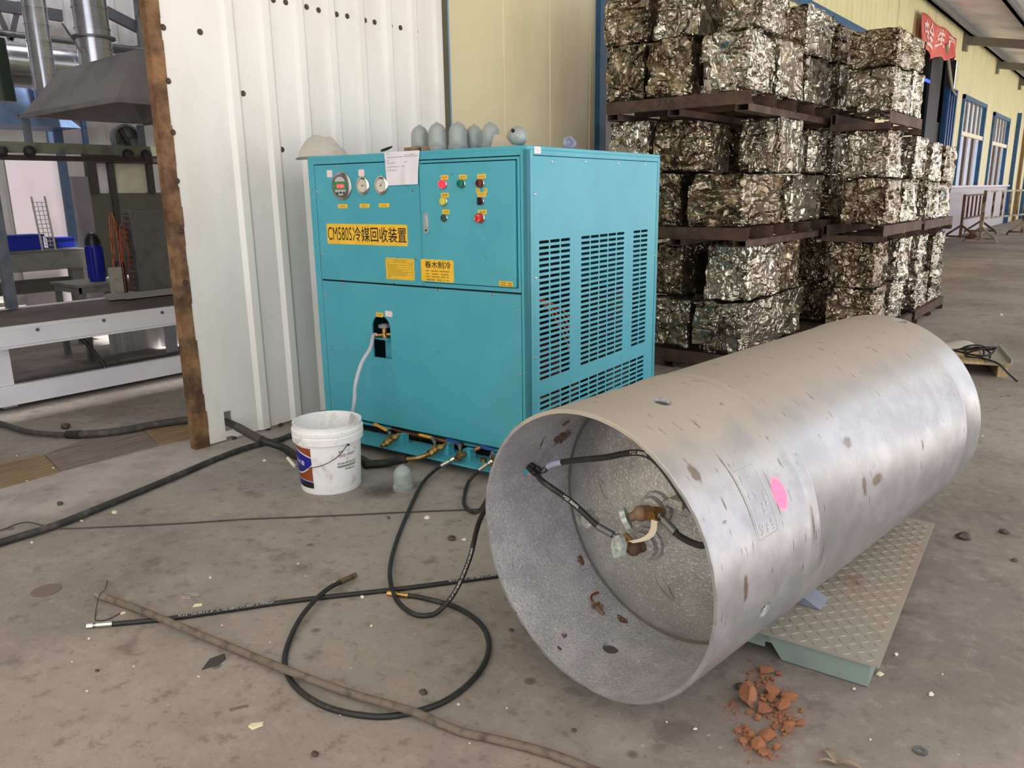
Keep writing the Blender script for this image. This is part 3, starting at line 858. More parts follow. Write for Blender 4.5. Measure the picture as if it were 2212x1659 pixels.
# gauges
def gauge_frame(u, z, d): return Matrix.Translation((fx(u), -d, z)) @ Matrix(((1, 0, 0, 0), (0, 0, -1, 0), (0, 1, 0, 0), (0, 0, 0, 1)))
g = MB(); G = gauge_frame(0.287, 1.602, IP)
g.lathe([(0.083, 0), (0.083, 0.006), (0.078, 0.010), (0.066, 0.012), (0.064, 0.022), (0.057, 0.022), (0.055, 0.014), (0, 0.014)], 40, 0, G)
dg_ = g.build('digital_gauge', mat('gauge_grey_metal', (170, 168, 168), 0.25, 0.9), machine)
m = MB(); m.lathe([(0.0545, 0.0145), (0, 0.0146)], 40, 0, G); m.build('gauge_face', mat('gauge_face_grey', (196, 194, 198), 0.5), dg_)
m = MB(); m.prism(rrect(-0.053, -0.022, 0.053, 0.026, 0.004), 0.0147, 0.0155, 0, G); m.build('green_panel', mat('gauge_green', (44, 140, 78), 0.5), dg_)
m = MB(); m.prism(rrect(-0.030, -0.013, 0.032, 0.011, 0.004), 0.0156, 0.0164, 0, G); m.build('display', mat('red_display', (190, 12, 24), 0.4, emit=(255, 20, 34), es=0.9), dg_)
m = MB(); text_in(m, '0.000', -0.026, -0.009, 0.028, 0.008, G, 0, 0.01, 0.0168); m.build('digits', mat('lit_digits', (255, 90, 90), 0.4, emit=(255, 90, 96), es=1.4), dg_, fix=False)
m = MB()
for a in (-0.026, 0, 0.026): m.prism([(a-0.012, -0.040), (a, -0.032+0.003*(a == 0)), (a+0.012, -0.040), (a, -0.048)], 0.0147, 0.017, 0, G)
m.build('key', mat('dark_green_key', (34, 74, 56), 0.5), dg_)
for (u, z, an) in ((0.463, 1.601, 0.1), (0.611, 1.600, 0.9)):
    G = gauge_frame(u, z, IP); g = MB()
    g.lathe([(0.053, 0), (0.053, 0.008), (0.047, 0.014), (0.039, 0.015), (0.037, 0.008), (0, 0.008)], 36, 0, G)
    pg = g.build('pressure_gauge', CHROME, machine)
    m = MB(); m.lathe([(0.0365, 0.0085), (0, 0.0086)], 32, 0, G); m.build('dial', mat('dial_cream', (206, 200, 188), 0.5), pg)
    m = MB(); m.bar((0, 0, 0.0095), (0.022*math.cos(an), 0.022*math.sin(an), 0.0095), 0.002, 0.001)
    m = MB(); c_, s_ = math.cos(an), math.sin(an)
    m.prism([(-0.006*c_+0.002*s_, -0.006*s_-0.002*c_), (0.024*c_, 0.024*s_), (-0.006*c_-0.002*s_, -0.006*s_+0.002*c_)], 0.0092, 0.0098, 0, G); m.cyl((0, 0, 0.0088), (0, 0, 0.0105), 0.004, None, 10, 0, True, G)
    m.build('needle', INK, pg)
# lamps and buttons on the door
def knob(name, u, z, r, hgt, material, label=None, ring=STEEL):
    G = gauge_frame(u, z, DP)
    g = MB(); g.lathe([(r*1.18, 0), (r*1.18, 0.005), (r*1.02, 0.008), (0, 0.008)], 24, 0, G); o = g.build(name, ring, machine)
    if label: o['label'] = label
    g = MB(); g.lathe([(r, 0.006), (r, hgt*0.7), (r*0.9, hgt*0.92), (r*0.55, hgt), (0, hgt)], 24, 0, G); g.build('cap', material, o)
    return o, G
knob('indicator_lamp', 1.081, 1.599, 0.0215, 0.026, mat('lit_red_lamp', (255, 40, 50), 0.3, emit=(255, 24, 36), es=1.3), 'lit red indicator lamp')
knob('indicator_lamp', 1.207, 1.599, 0.0215, 0.026, mat('green_lamp', (8, 104, 84), 0.25), 'unlit green indicator lamp')
knob('indicator_lamp', 1.332, 1.599, 0.021, 0.026, mat('dark_red_lamp', (92, 22, 26), 0.2), 'unlit dark red indicator lamp')
knob('indicator_lamp', 1.081, 1.508, 0.021, 0.024, mat('yellow_lamp', (202, 196, 84), 0.3), 'unlit yellow indicator lamp')
o, G = knob('selector_switch', 1.331, 1.508, 0.018, 0.016, mat('black_plastic', (20, 20, 20), 0.4), 'black selector switch')
m = MB(); m.prism(rrect(-0.006, -0.02, 0.006, 0.02, 0.004), 0.014, 0.03, 0, G); m.build('lever', mat('black_plastic', (20, 20, 20), 0.4), o)
knob('push_button', 1.080, 1.420, 0.019, 0.018, mat('green_button', (44, 74, 60), 0.35), 'dark green push button', CHROME)
o, G = knob('emergency_stop', 1.326, 1.421, 0.024, 0.034, mat('red_button', (190, 42, 36), 0.4), 'red mushroom emergency stop button')
m = MB()
for k in range(3):
    a = 0.6+k*2*PI/3
    m.grid(lambda u_, v_, a=a: ((0.013+0.005*v_)*math.cos(a+1.1*u_), (0.013+0.005*v_)*math.sin(a+1.1*u_), 0.0346), 8, 1, 0, False, G)
m.build('arrow', mat('pale_arrow', (240, 150, 130), 0.5), o)
# door latch
m = MB(); m.prism(rrect(0.934, 1.334, 0.967, 1.446, 0.016), DP, DP+0.010, 0, F); lt = m.build('door_latch', mat('latch_grey', (196, 198, 202), 0.3, 0.5), machine)
m = MB(); m.prism(rrect(0.941, 1.368, 0.960, 1.430, 0.006), DP+0.010, DP+0.018, 0, F); m.build('lever', mat('latch_grey', (196, 198, 202), 0.3, 0.5), lt)
m = MB(); m.cyl((fx(0.951), -DP-0.010, 1.352), (fx(0.951), -DP-0.013, 1.352), 0.006, None, 12); m.build('keyhole', INK, lt)

# drain valve inside the arch
m = MB(); m.box((fx(0.53), 0.045, 0.5), (fx(0.592), 0.05, 0.70)); m.box((fx(0.50), -0.02, 0.696), (fx(0.61), 0.06, 0.702)); br = m.build('drain_bracket', TEAL, machine)
m = MB(); c_ = (fx(0.552), 0.02)
m.cyl((c_[0], c_[1], 0.702), (c_[0], c_[1], 0.76), 0.017, 0.013, 14); m.cyl((c_[0], c_[1], 0.722), (c_[0]-0.045, c_[1]-0.05, 0.718), 0.010, None, 12); m.cyl((c_[0]+0.05, c_[1]+0.01, 0.725), (c_[0]+0.02, c_[1], 0.725), 0.012, None, 12)
dv = m.build('drain_valve', BRASS, machine)
def handwheel(mb, M, R=0.033, lobes=6, h=0.016):
    n = 60; pr = []
    for i in range(n):
        t = 2*PI*i/n; pr.append(((R*(1-0.10*abs(math.cos(lobes/2*t))**3)*math.cos(t)), R*(1-0.10*abs(math.cos(lobes/2*t))**3)*math.sin(t)))
    mb.prism(pr, 0, h, 0, M)
    mb.lathe([(R*0.62, h), (R*0.55, h+0.004), (R*0.42, h+0.002), (R*0.34, h+0.005), (R*0.16, h+0.005), (0, h+0.001)], 24, 0, M)
m = MB(); handwheel(m, Matrix.Translation((c_[0], c_[1], 0.765)), 0.036, 6, 0.018); m.build('handwheel', mat('grey_wheel', (130, 130, 138), 0.5, 0.3), dv)

# four ball valves on the shelf
def mloc(px, py, y):
    """point of the photo on the vertical plane y (machine frame)"""
    d = MINV.to_3x3() @ pray(px, py); c = MINV @ CAM
    t = (y-c.y)/d.y
    return c+d*t
def ball_valve(stem, tip, back, lever_end, lever_knee, lever_mat, label, nozzle=None):
    a = Vector(back); b = Vector(tip); s_ = Vector(stem)
    m = MB(); ax = (b-a); L = ax.length; ax.normalize()
    def pt(t): return a+ax*(L*t)
    m.cyl(pt(0), pt(0.25), 0.014, None, 12); m.cyl(pt(0.2), pt(0.36), 0.021, None, 6); m.ball(pt(0.52), 0.023, 14, 10); m.cyl(pt(0.36), pt(0.68), 0.020, None, 14); m.cyl(pt(0.68), pt(0.82), 0.021, None, 6); m.cyl(pt(0.82), pt(1.0), 0.014, None, 12)
    if nozzle: m.tube(spline([pt(0.95)]+[Vector(q) for q in nozzle], 6), [0.013]*(6*len(nozzle)+1), 12)
    base = pt(0.5); m.cyl(base, base+Vector((0, 0, 0.038)), 0.009, None, 10)
    v_ = m.build('ball_valve', BRASS, machine); v_['label'] = label
    top = base+Vector((0, 0, 0.040))
    m = MB(); m.cyl(top, top+Vector((0, 0, 0.012)), 0.010, None, 6); m.build('nut', STEEL, v_)
    k = Vector(lever_knee); e_ = Vector(lever_end)
    m = MB(); m.bar(top+Vector((0, 0, 0.004)), k, 0.018, 0.003); m.build('lever', GREYSTEEL, v_)
    m = MB(); m.bar(k, e_, 0.020, 0.008); d = (e_-k).normalized(); m.cyl(e_-Vector((0, 0, 0.004)), e_+Vector((0, 0, 0.004)), 0.010, None, 12)
    gp = m.build('lever_grip', lever_mat, v_)
    return v_
def shelf_bracket(p, w=0.05, h=0.062):
    m = MB(); x, y = p[0], p[1]
    m.box((x-w/2, y-0.002, 0.066), (x+w/2, y+0.002, 0.066+h)); m.box((x+w/2-0.003, y, 0.066), (x+w/2, y+0.05, 0.066+h)); m.box((x-w/2, y, 0.066+h-0.003), (x+w/2, y+0.05, 0.066+h)); m.box((x-w/2-0.02, y+0.03, 0.066), (x+w/2+0.01, y+0.06, 0.07))
    m.build('valve_bracket', TEAL, machine)
shelf_bracket((mloc(864, 940, -0.06).x, -0.06)); shelf_bracket((mloc(962, 962, -0.06).x, -0.06)); shelf_bracket((mloc(1008, 982, -0.07).x, -0.07), 0.055); shelf_bracket((mloc(1066, 990, -0.07).x, -0.07))
ball_valve(None or (0, 0, 0), mloc(824, 964, -0.19), mloc(862, 938, -0.055), mloc(810, 916, -0.10), mloc(836, 930, -0.10), YELLOWP, 'brass ball valve with yellow lever and open end', None)
ball_valve((0, 0, 0), mloc(918, 985, -0.20), mloc(962, 960, -0.055), mloc(908, 939, -0.10), mloc(932, 945, -0.10), YELLOWP, 'brass ball valve with yellow lever feeding the thick hose', [mloc(900, 990, -0.22), mloc(878, 992, -0.24)])
ball_valve((0, 0, 0), mloc(985, 992, -0.155), mloc(1004, 978, -0.07), mloc(966, 950, -0.05), mloc(990, 957, -0.06), BLUEP, 'brass ball valve with blue lever left of the right-hand bracket')
ball_valve((0, 0, 0), mloc(1057, 1003, -0.155), mloc(1070, 990, -0.07), mloc(1040, 964, -0.05), mloc(1066, 972, -0.06), BLUEP, 'brass ball valve with blue lever nearest the silver drum')
m = MB(); m.tube(spline([mloc(848, 925, 0.06), mloc(880, 935, 0.03), mloc(930, 945, 0.02), mloc(1000, 962, 0.04)], 8), 0.013, 10); m.tube(spline([mloc(1020, 975, -0.03), mloc(1040, 965, 0.0), mloc(1052, 958, 0.05)], 6), 0.012, 10)
m.build('copper_pipe', COPPER, machine)
q = mloc(1044, 985, -0.04)
m = MB(); m.cyl((q.x, q.y, 0.066), (q.x, q.y, 0.088), 0.018, None, 6); m.build('brass_plug', BRASS, machine)
# ------------------------------------------------------------------ silver gas drum lying on the platform scale
DR, DL = 0.435, 1.9654
DC = Vector((3.5401, -1.3628, 0.5295))
dphi, dti = math.radians(81.7306), 0.0202
DA = Vector((math.cos(dphi)*math.cos(dti), math.sin(dphi)*math.cos(dti), math.sin(dti)))
DSx = DA.cross(Vector((0, 0, 1))).normalized(); DU = DSx.cross(DA)
drum = thing('gas_drum', 'big silver painted gas drum lying open end forward on the platform scale', 'gas drum', DC)
_dm = Matrix.Identity(4)
for _i in range(3):
    _dm[_i][0] = DSx[_i]; _dm[_i][1] = DU[_i]; _dm[_i][2] = -DA[_i]; _dm[_i][3] = DC[_i]
drum.matrix_world = _dm
DINV = _dm.inverted()
def cylp(ang, ax, r=DR):
    t = math.radians(ang); return Vector((r*math.cos(t), r*math.sin(t), -ax))
def dpt(px, py, dep):
    """photo point at a given depth behind the rim, in drum coordinates"""
    d = pray(px, py); o = CAM-DC
    t = (dep-o.dot(DA))/d.dot(DA); P = CAM+d*t
    return DINV @ P
DT = 0.012
prof = [(DR-DT, -0.0), (DR-0.003, 0.0), (DR, -0.003), (DR, -0.470), (DR+0.003, -0.476), (DR+0.0035, -0.484), (DR+0.002, -0.49), (DR+0.0025, -0.525), (DR+0.004, -0.532), (DR+0.003, -0.54), (DR, -0.546),
        (DR, -1.765), (DR+0.003, -1.772), (DR+0.004, -1.785), (DR, -1.797), (DR, -DL+0.003), (DR-0.003, -DL), (DR-DT, -DL)]
inner = [(DR-DT, -DL), (DR-DT, -1.0), (DR-DT, 0.0)]
m = MB(); m.lathe(prof, 160, 0); m.lathe(inner, 160, 1)
# slight torch-cut wobble of the front lip
for i, v in enumerate(m.v):
    if v.z > -0.004:
        a = math.atan2(v.y, v.x); v.z += 0.0012*math.sin(9*a)+0.0008*math.sin(41*a+1)+0.0012*mnoise.noise(Vector((math.cos(a)*9, math.sin(a)*9, 0)))
shell = m.build('shell', [SILVER, SILVER_IN], drum)
bpy.context.view_layer.update()
cut_m = MB()
for (ang, ax) in ((79.4, 0.245), (-14.6, 0.262), (-99.1, 0.195), (164.4, 0.180), (77.7, 1.925)):
    cut_m.cyl(cylp(ang, ax, DR-0.06), cylp(ang, ax, DR+0.06), 0.027, None, 24)
cutter = cut_m.build('cutter', SILVER_IN, drum)
md = shell.modifiers.new('holes', 'BOOLEAN'); md.object = cutter; md.operation = 'DIFFERENCE'; md.solver = 'EXACT'
dg = bpy.context.evaluated_depsgraph_get()
new = bpy.data.meshes.new_from_object(shell.evaluated_get(dg))
shell.modifiers.clear(); shell.data = new
bpy.data.objects.remove(cutter, do_unlink=True)
new.shade_smooth() if hasattr(new, 'shade_smooth') else None
new.set_sharp_from_angle(angle=math.radians(32))
# dished head, bulging towards the open end
Rd = DR-DT-0.001
m = MB(); hd = []
for i in range(25):
    r = Rd*(1-i/24); hd.append((r, -0.395+0.135*(1-(r/Rd)**2.4)))
m.lathe([(Rd, -0.41)]+hd, 96, 0)
head = m.build('dished_head', SILVER_HEAD, drum); head['label'] = 'dished silver end plate carrying the valves'
m = MB(); m.lathe([(Rd, -0.386), (Rd-0.008, -0.388), (Rd-0.012, -0.396), (Rd-0.006, -0.40)], 96, 0); m.build('weld_seam', mat('dark_weld', (96, 88, 82), 0.6, 0.4), drum)
m = MB(); m.lathe([(Rd, -1.75), (0, -1.74)], 48, 0); m.build('rear_head', SILVER_HEAD, drum)
# dents on the head: short torn folds
for (px, py, rot, L) in ((1308, 1066, -0.9, 0.10), (1428, 1262, -0.8, 0.12)):
    c = dpt(px, py, 0.275)
    m = MB()
    def dent(u, v, c=c, rot=rot, L=L):
        s = (u-0.5)*L; w = (v-0.5)*0.034*(1-abs(2*u-1)**2)
        return (c.x+s*math.cos(rot)-w*math.sin(rot), c.y+s*math.sin(rot)+w*math.cos(rot), c.z-0.004+0.014*(1-abs(2*v-1))*(1-abs(2*u-1)))
    m.grid(dent, 10, 6); m.build('torn_fold', mat('dark_torn_fold', (120, 114, 108), 0.5, 0.3), drum)
# valve bosses
def on_head(px, py):
    dep = 0.3
    for _ in range(12):
        p = dpt(px, py, dep); r = min(Rd, math.hypot(p.x, p.y)); dep = 0.395-0.135*(1-(r/Rd)**2.4)
    return dpt(px, py, dep)
b1, b2, b3, b4 = on_head(1419, 1098), on_head(1402, 1172), on_head(1467, 1075), on_head(1282, 1118)
WHEELM = mat('cast_wheel', (176, 184, 180), 0.45, 0.25, c2=(128, 132, 130), scale=40)
RUSTV = rust_steel('rusty_valve_body', (90, 66, 52), (132, 108, 86))
for b in (b1, b2):
    m = MB(); M_ = Matrix.Translation(b); m.lathe([(0.056, -0.012), (0.052, 0.008), (0.044, 0.014), (0.040, 0.030), (0.030, 0.034), (0, 0.034)], 28, 0, M_)
    m.build('valve_boss', SILVER_HEAD, drum)
def drum_valve(b, wheel, outlet, name_label):
    w = Vector(wheel); o_ = Vector(outlet)
    body = b+Vector((-0.012, 0.0, 0.062))
    m = MB(); m.cyl(b+Vector((0, 0, 0.02)), body, 0.021, 0.019, 14); m.ball(body, 0.025, 14, 10); m.cyl(body, body+(w-body)*0.75, 0.016, 0.013, 12); m.cyl(body, body+(o_-body)*0.6, 0.015, None, 12)
    v = m.build('drum_valve', RUSTV, drum); v['label'] = name_label
    d = (w-body).normalized(); x, y, z = frame_from(d)
    M_ = Matrix.Identity(4)
    for i in range(3): M_[i][0] = x[i]; M_[i][1] = y[i]; M_[i][2] = z[i]; M_[i][3] = (w-d*0.008)[i]
    m = MB(); handwheel(m, M_, 0.036, 6, 0.016); m.build('handwheel', WHEELM, v)
    m = MB(); m.cyl(body+(o_-body)*0.45, o_, 0.022, None, 6); m.build('hex_nut', BRASS, v)
    return body
w1, w2 = dpt(1352, 1121, 0.175), dpt(1337, 1181, 0.155)
o1, o2 = dpt(1424, 1110, 0.185), dpt(1343, 1160, 0.185)
drum_valve(b1, w1, o1, 'upper valve with grey handwheel'); drum_valve(b2, w2, o2, 'lower valve with pale handwheel')
m = MB(); p = b3; m.cyl(p, p+Vector((-0.03, -0.02, 0.03)), 0.012, None, 12); m.box(tuple(p+Vector((-0.0, -0.012, 0.0))), tuple(p+Vector((0.045, 0.014, 0.05)))); m.build('fusible_plug', SILVER_HEAD, drum)
m = MB(); p = b4; m.cyl(p, p+Vector((0, 0, 0.035)), 0.028, 0.025, 20); m.cyl(p+Vector((-0.03, -0.01, 0)), p+Vector((-0.04, -0.015, 0.03)), 0.018, None, 6); m.build('blank_plug', SILVER_HEAD, drum)
# strip wrapped between the valves
m = MB()
pa, pb = o1+Vector((-0.01, -0.02, 0.0)), o2+Vector((0.04, 0.0, 0.0))
m.grid(lambda u, v: tuple((pa*(1-u)+pb*u)+Vector((0.028*math.sin(u*PI)+(v-0.5)*0.022, -0.02*u*(1-u), 0.01))), 10, 2)
m.build('wrapped_tape', mat('dirty_tape', (206, 192, 176), 0.7), drum)
# stamped frame and letters (upside down) on the shell
def on_shell(ang, ax, h): return cylp(ang, ax, DR+h)
m = MB()
A0, A1, G0, G1 = 0.216, 0.313, 15.2, 40.4
for ax in (A0, A1): m.tube([on_shell(G0+(G1-G0)*i/24, ax, 0.0005) for i in range(25)], 0.0014, 5)
for g_ in (G0, G1): m.tube([on_shell(g_, A0+(A1-A0)*i/6, 0.0005) for i in range(7)], 0.0014, 5)
def stamp(body, g0, g1, ax0, ax1):
    vs, fs, w, h = text2d(body, 1.0)
    m.add([on_shell(g0+(g1-g0)*x/w, ax0+(ax1-ax0)*y, 0.0012) for x, y in vs], fs)
# lettering reads from the bottom edge upwards, tops towards the open end
for body, g0, g1, a0, a1 in (('WP', 16.2, 20.2, 0.303, 0.287), ('TP', 16.2, 19.4, 0.279, 0.263), ('NO', 16.4, 20.4, 0.246, 0.230), ('V', 29.5, 31.2, 0.270, 0.255), ('W', 29.4, 32.0, 0.244, 0.228),
                              ('MPa', 25.5, 30.0, 0.302, 0.290), ('kg', 35.5, 38.5, 0.240, 0.229), ('L', 36.0, 37.2, 0.268, 0.257), ('MPa', 23.0, 27.0, 0.280, 0.269)):
    stamp(body, g0, g1, a0, a1)
m.build('stamped_marking', mat('stamp_grey', (190, 188, 192), 0.45, 0.5), drum, fix=False)
# broken copper stub lying inside
p = cylp(-119.5, 0.285, DR-DT)
n_ = -Vector((p.x, p.y, 0)).normalized()
stub = thing('copper_fitting', 'broken copper pipe fitting lying inside the drum mouth', 'pipe fitting')
stub.matrix_world = _dm @ Matrix.Translation(p+n_*0.008)
tg = Vector((-n_.y, n_.x, 0)); axd = Vector((0, 0, -1))
m = MB(); m.cyl(tg*-0.02+axd*0.0, tg*0.01, 0.008, None, 10); m.cyl(tg*-0.035, tg*-0.02, 0.006, None, 10); m.cyl(tg*0.005+axd*-0.018+n_*0.002, tg*0.005+axd*0.018+n_*0.002, 0.006, None, 10); m.ball(tg*-0.01+n_*0.008-axd*-0.012, 0.006)
m.build('body', rust_steel('old_fitting', (92, 74, 60), (128, 104, 84)), stub)
m = MB(); m.tube(spline([tg*0.01, tg*0.03+axd*0.004, tg*0.042+axd*0.02, tg*0.04+axd*0.05], 6), 0.004, 8); m.build('bent_pipe', COPPER, stub)

# ------------------------------------------------------------------ platform scale under the drum
pscale = thing('platform_scale', 'low green-grey platform scale with chequer plate top under the drum', 'scale', (4.2084, -0.7154, 0), MROT)
PT = 0.100
GREENGREY = mat('green_grey_paint', (134, 150, 142), 0.5, c2=(118, 132, 126), scale=5)
def tread_material():
    k = N('dusty_tread_plate')
    n = k.noise(5, 6); n2 = k.noise(1.6, 4)
    c = k.mix(k.step(n2, 0.35, 0.68), lin((152, 150, 140)), lin((168, 150, 132)))
    c = k.mix(k.math('MULTIPLY', k.step(n, 0.62, 0.74), 0.5), c, lin((134, 106, 86)))
    k.color(c); k.rough(0.62); k.metal(0.15); k.bump(k.noise(120, 3), 0.15, 0.002)
    return k.mat
TREAD = tread_material()
PW, PD = 1.24, 1.29
m = MB()
m.box((-PW, 0, PT-0.008), (0, PD, PT))
# raised lozenge lugs, alternating direction
nx, ny_ = int(PW/0.034), int(PD/0.034)
for i in range(nx):
    for j in range(ny_):
        cx_, cy_ = -PW+0.02+i*0.034, 0.018+j*0.034
        a = math.radians(45 if (i+j) % 2 else -45)
        L_, W_ = 0.016, 0.0042
        ca, sa = math.cos(a), math.sin(a)
        q = [(-L_, 0), (0, -W_), (L_, 0), (0, W_)]
        vs = [(cx_+x*ca-y*sa, cy_+x*sa+y*ca, PT) for x, y in q]+[(cx_+x*.55*ca-y*.4*sa, cy_+x*.55*sa+y*.4*ca, PT+0.0022) for x, y in q]
        m.add(vs, [(4, 5, 6, 7), (0, 1, 5, 4), (1, 2, 6, 5), (2, 3, 7, 6), (3, 0, 4, 7)], 0, True)
m.build('tread_plate', TREAD, pscale, fix=False)
m = MB()
m.box((-PW+0.03, 0.028, 0.03), (-0.36, 0.034, PT-0.008)); m.box((-PW+0.03, 0.03, 0.05), (-0.03, PD-0.03, PT-0.008)); m.box((-0.036, 0.03, 0.03), (-0.03, PD-0.03, PT-0.008))
m.build('frame', GREENGREY, pscale)
m = MB(); poly = [(-0.362, PT-0.008), (-0.034, PT-0.008), (-0.034, 0.004), (-0.30, 0.004)]
m.prism(poly, 0, 0.006, 0, Matrix(((1, 0, 0, 0), (0, 0, 1, 0.022), (0, 1, 0, 0), (0, 0, 0, 1))))
for i in range(5):
    for j in range(2):
        cx_, cz = -0.28+i*0.055, 0.032+0.035*j
        a = math.radians(-45 if (i+j) % 2 else 45); ca, sa = math.cos(a), math.sin(a)
        m.add([(cx_+x*ca-y*sa, 0.0215 if abs(x)+abs(y) else 0.020, cz+x*sa+y*ca) for x, y in ((-0.016, 0), (0, -0.004), (0.016, 0), (0, 0.004))], [(0, 1, 2, 3)])
m.box((-0.034, 0.022, 0.004), (-0.028, 0.2, PT-0.008))
m.build('corner_apron', GREENGREY, pscale)
for (x, y) in ((-0.12, 0.12), (-PW+0.12, 0.12), (-0.12, PD-0.12), (-PW+0.12, PD-0.12)):
    m = MB(); m.cyl((x, y, 0), (x, y, 0.03), 0.03, 0.022, 16); m.cyl((x, y, 0.03), (x, y, 0.055), 0.014, None, 12); m.build('foot', GREYSTEEL, pscale)
# steel wedge stopping the drum from rolling
def chock(q, label):
    w_ = MB(); w_.add([(0, 0, 0), (0.11, 0, 0), (0.11, 0.10, 0), (0, 0.10, 0), (0.0, 0, 0.055), (0.0, 0.10, 0.055)], [(3, 2, 1, 0), (0, 1, 4), (2, 3, 5), (0, 4, 5, 3), (1, 2, 5, 4)])
    o = w_.build('wheel_chock', mat('blue_grey_block', (126, 132, 146), 0.5)); o.location = q; o.rotation_euler = (0, 0, MROT-0.05)
    return tag(o, label, 'chock')
q = fl(1750, 1312, PT+0.002)
chock((q.x-0.075, q.y, PT+0.002), 'small blue-grey steel wedge between drum and platform')

# ------------------------------------------------------------------ hoses
HR = 0.0095
def arclen(P):
    L = [0.0]
    for a, b in zip(P, P[1:]): L.append(L[-1]+(b-a).length)
    return L
def hose_text(mb, P, r, segs, height=0.0075, side=None):
    """white print on the upper side of a hose path; segs = (start length, text)"""
    L = arclen(P)
    for s0, body in segs:
        vs, fs, w, h = text2d(body, height)
        out = []
        for x, y in vs:
            s = min(max(s0+x, 0), L[-1]-1e-4)
            i = 0
            while i < len(L)-2 and L[i+1] < s: i += 1
            t = (s-L[i])/max(1e-9, L[i+1]-L[i]); p = P[i].lerp(P[i+1], t); d = (P[i+1]-P[i]).normalized()
            nrm = (CAM-p).normalized() if side is None else Vector(side)
            nrm = (nrm-d*nrm.dot(d)).normalized(); up_ = nrm.cross(d)
            a = (y-height/2)/r
            out.append(p+nrm*((r+0.0004)*math.cos(a))+up_*((r+0.0004)*math.sin(a)))
        mb.add(out, fs)
HW = mat('white_hose_print', (214, 212, 206), 0.6)
PRINT = 'HYDRAULIC HOSE DIN EN853 2SN I.D 1/4" W.P 60 MPA - B.P 2400 BAR JIB MEE180095'
def hose(name, label, pts, r=HR, per=10, material=None, ends=(None, None), prints=None, group=None, side=None, height=0.0075, ptype='printed_text'):
    P = spline(pts, per)
    m = MB(); m.tube(P, r, 14); o = m.build(name, material or BLACK)
    tag(o, label, 'hose', group)
    for k, e_ in enumerate(ends):
        if not e_: continue
        p = P[0] if k == 0 else P[-1]; d = (P[0]-P[1]).normalized() if k == 0 else (P[-1]-P[-2]).normalized()
        m = MB(); m.cyl(p-d*0.045, p+d*0.01, r*1.25, None, 16); m.cyl(p+d*0.01, p+d*0.03, r*0.7, None, 12); m.cyl(p+d*0.022, p+d*0.045, r*1.2, None, 6); m.build('end_fitting', e_, o)
    if prints:
        m = MB(); hose_text(m, P, r, prints, height, side); m.build(ptype, HW, o, fix=False)
    return o, P
def W_(p): return _dm @ Vector(p)
UPV = (0.25, -0.35, 0.9)
# long straight hose on the floor
pts = [fl(1120, 1238, HR), fl(1067, 1245, HR), fl(880, 1270, HR), fl(640, 1297, HR), fl(480, 1320, HR), fl(350, 1338, HR), fl(216, 1350, HR)]
Pt = spline(pts, 10); Ltot = arclen(Pt)[-1]
hose('hydraulic_hose', 'long straight black printed hose on the floor with silver end fitting', pts, ends=(None, STEEL), prints=[(0.02, PRINT[:44]), (0.98, PRINT[:57])], side=UPV, height=0.009)
# loop hose
lp = [(752, 1256), (705, 1285), (655, 1335), (622, 1392), (616, 1440), (640, 1485), (700, 1525), (780, 1545), (860, 1545), (960, 1515), (1030, 1458), (1056, 1400), (1040, 1350), (985, 1312), (910, 1291), (860, 1284)]
pts = [fl(x, y, HR) for x, y in lp]
pts[0].z = 0.022; pts[1].z = 0.030; pts[2].z = 0.024
hose('hydraulic_hose', 'black hose curled into a loose ring on the floor', pts, ends=(mat('dull_brass', (120, 104, 76), 0.5, 0.7), BRASS))
# hose from the third valve to the drum, hanging in a loop
hp = W_(cylp(164.4, 0.180, DR-0.03)); hpo = W_(cylp(164.4, 0.18, DR+0.05))
pts = [MMAT @ mloc(968, 998, -0.17), MMAT @ mloc(945, 1012, -0.21), fl(912, 1045, 0.02), fl(880, 1110, HR), fl(853, 1180, HR), fl(842, 1240, 0.028), fl(855, 1292, 0.010), fl(885, 1322, HR), fl(918, 1330, HR), fl(950, 1318, 0.02), fl(985, 1275, 0.08), fl(1015, 1205, 0.20), fl(1036, 1125, 0.36), hpo+Vector((-0.05, -0.03, -0.08)), hpo, hp]
P3 = spline(pts, 10); L3 = arclen(P3)
hA, PA = hose('hydraulic_hose', 'printed black hose looping from the blue-lever valve up to the drum', pts, ends=(STEEL, None), prints=[(L3[90]+0.05, PRINT[30:])], side=(0.6, -0.8, 0.35), height=0.010)
# its continuation inside the drum mouth to the lower valve
ins = [hp, W_(cylp(164.4, 0.178, DR-0.055)), W_(dpt(1175, 1042, 0.10)), W_(dpt(1235, 1085, 0.14)), W_(dpt(1290, 1135, 0.17)), W_(dpt(1318, 1152, 0.18))]
P = spline(ins, 10); L = arclen(P)[-1]
hB, PB = hose('hydraulic_hose', 'short black hose inside the drum from side hole to lower valve', ins, per=10, ends=(None, GREYSTEEL), prints=[(L*0.56, 'MEE180095')], side=None, height=0.009)
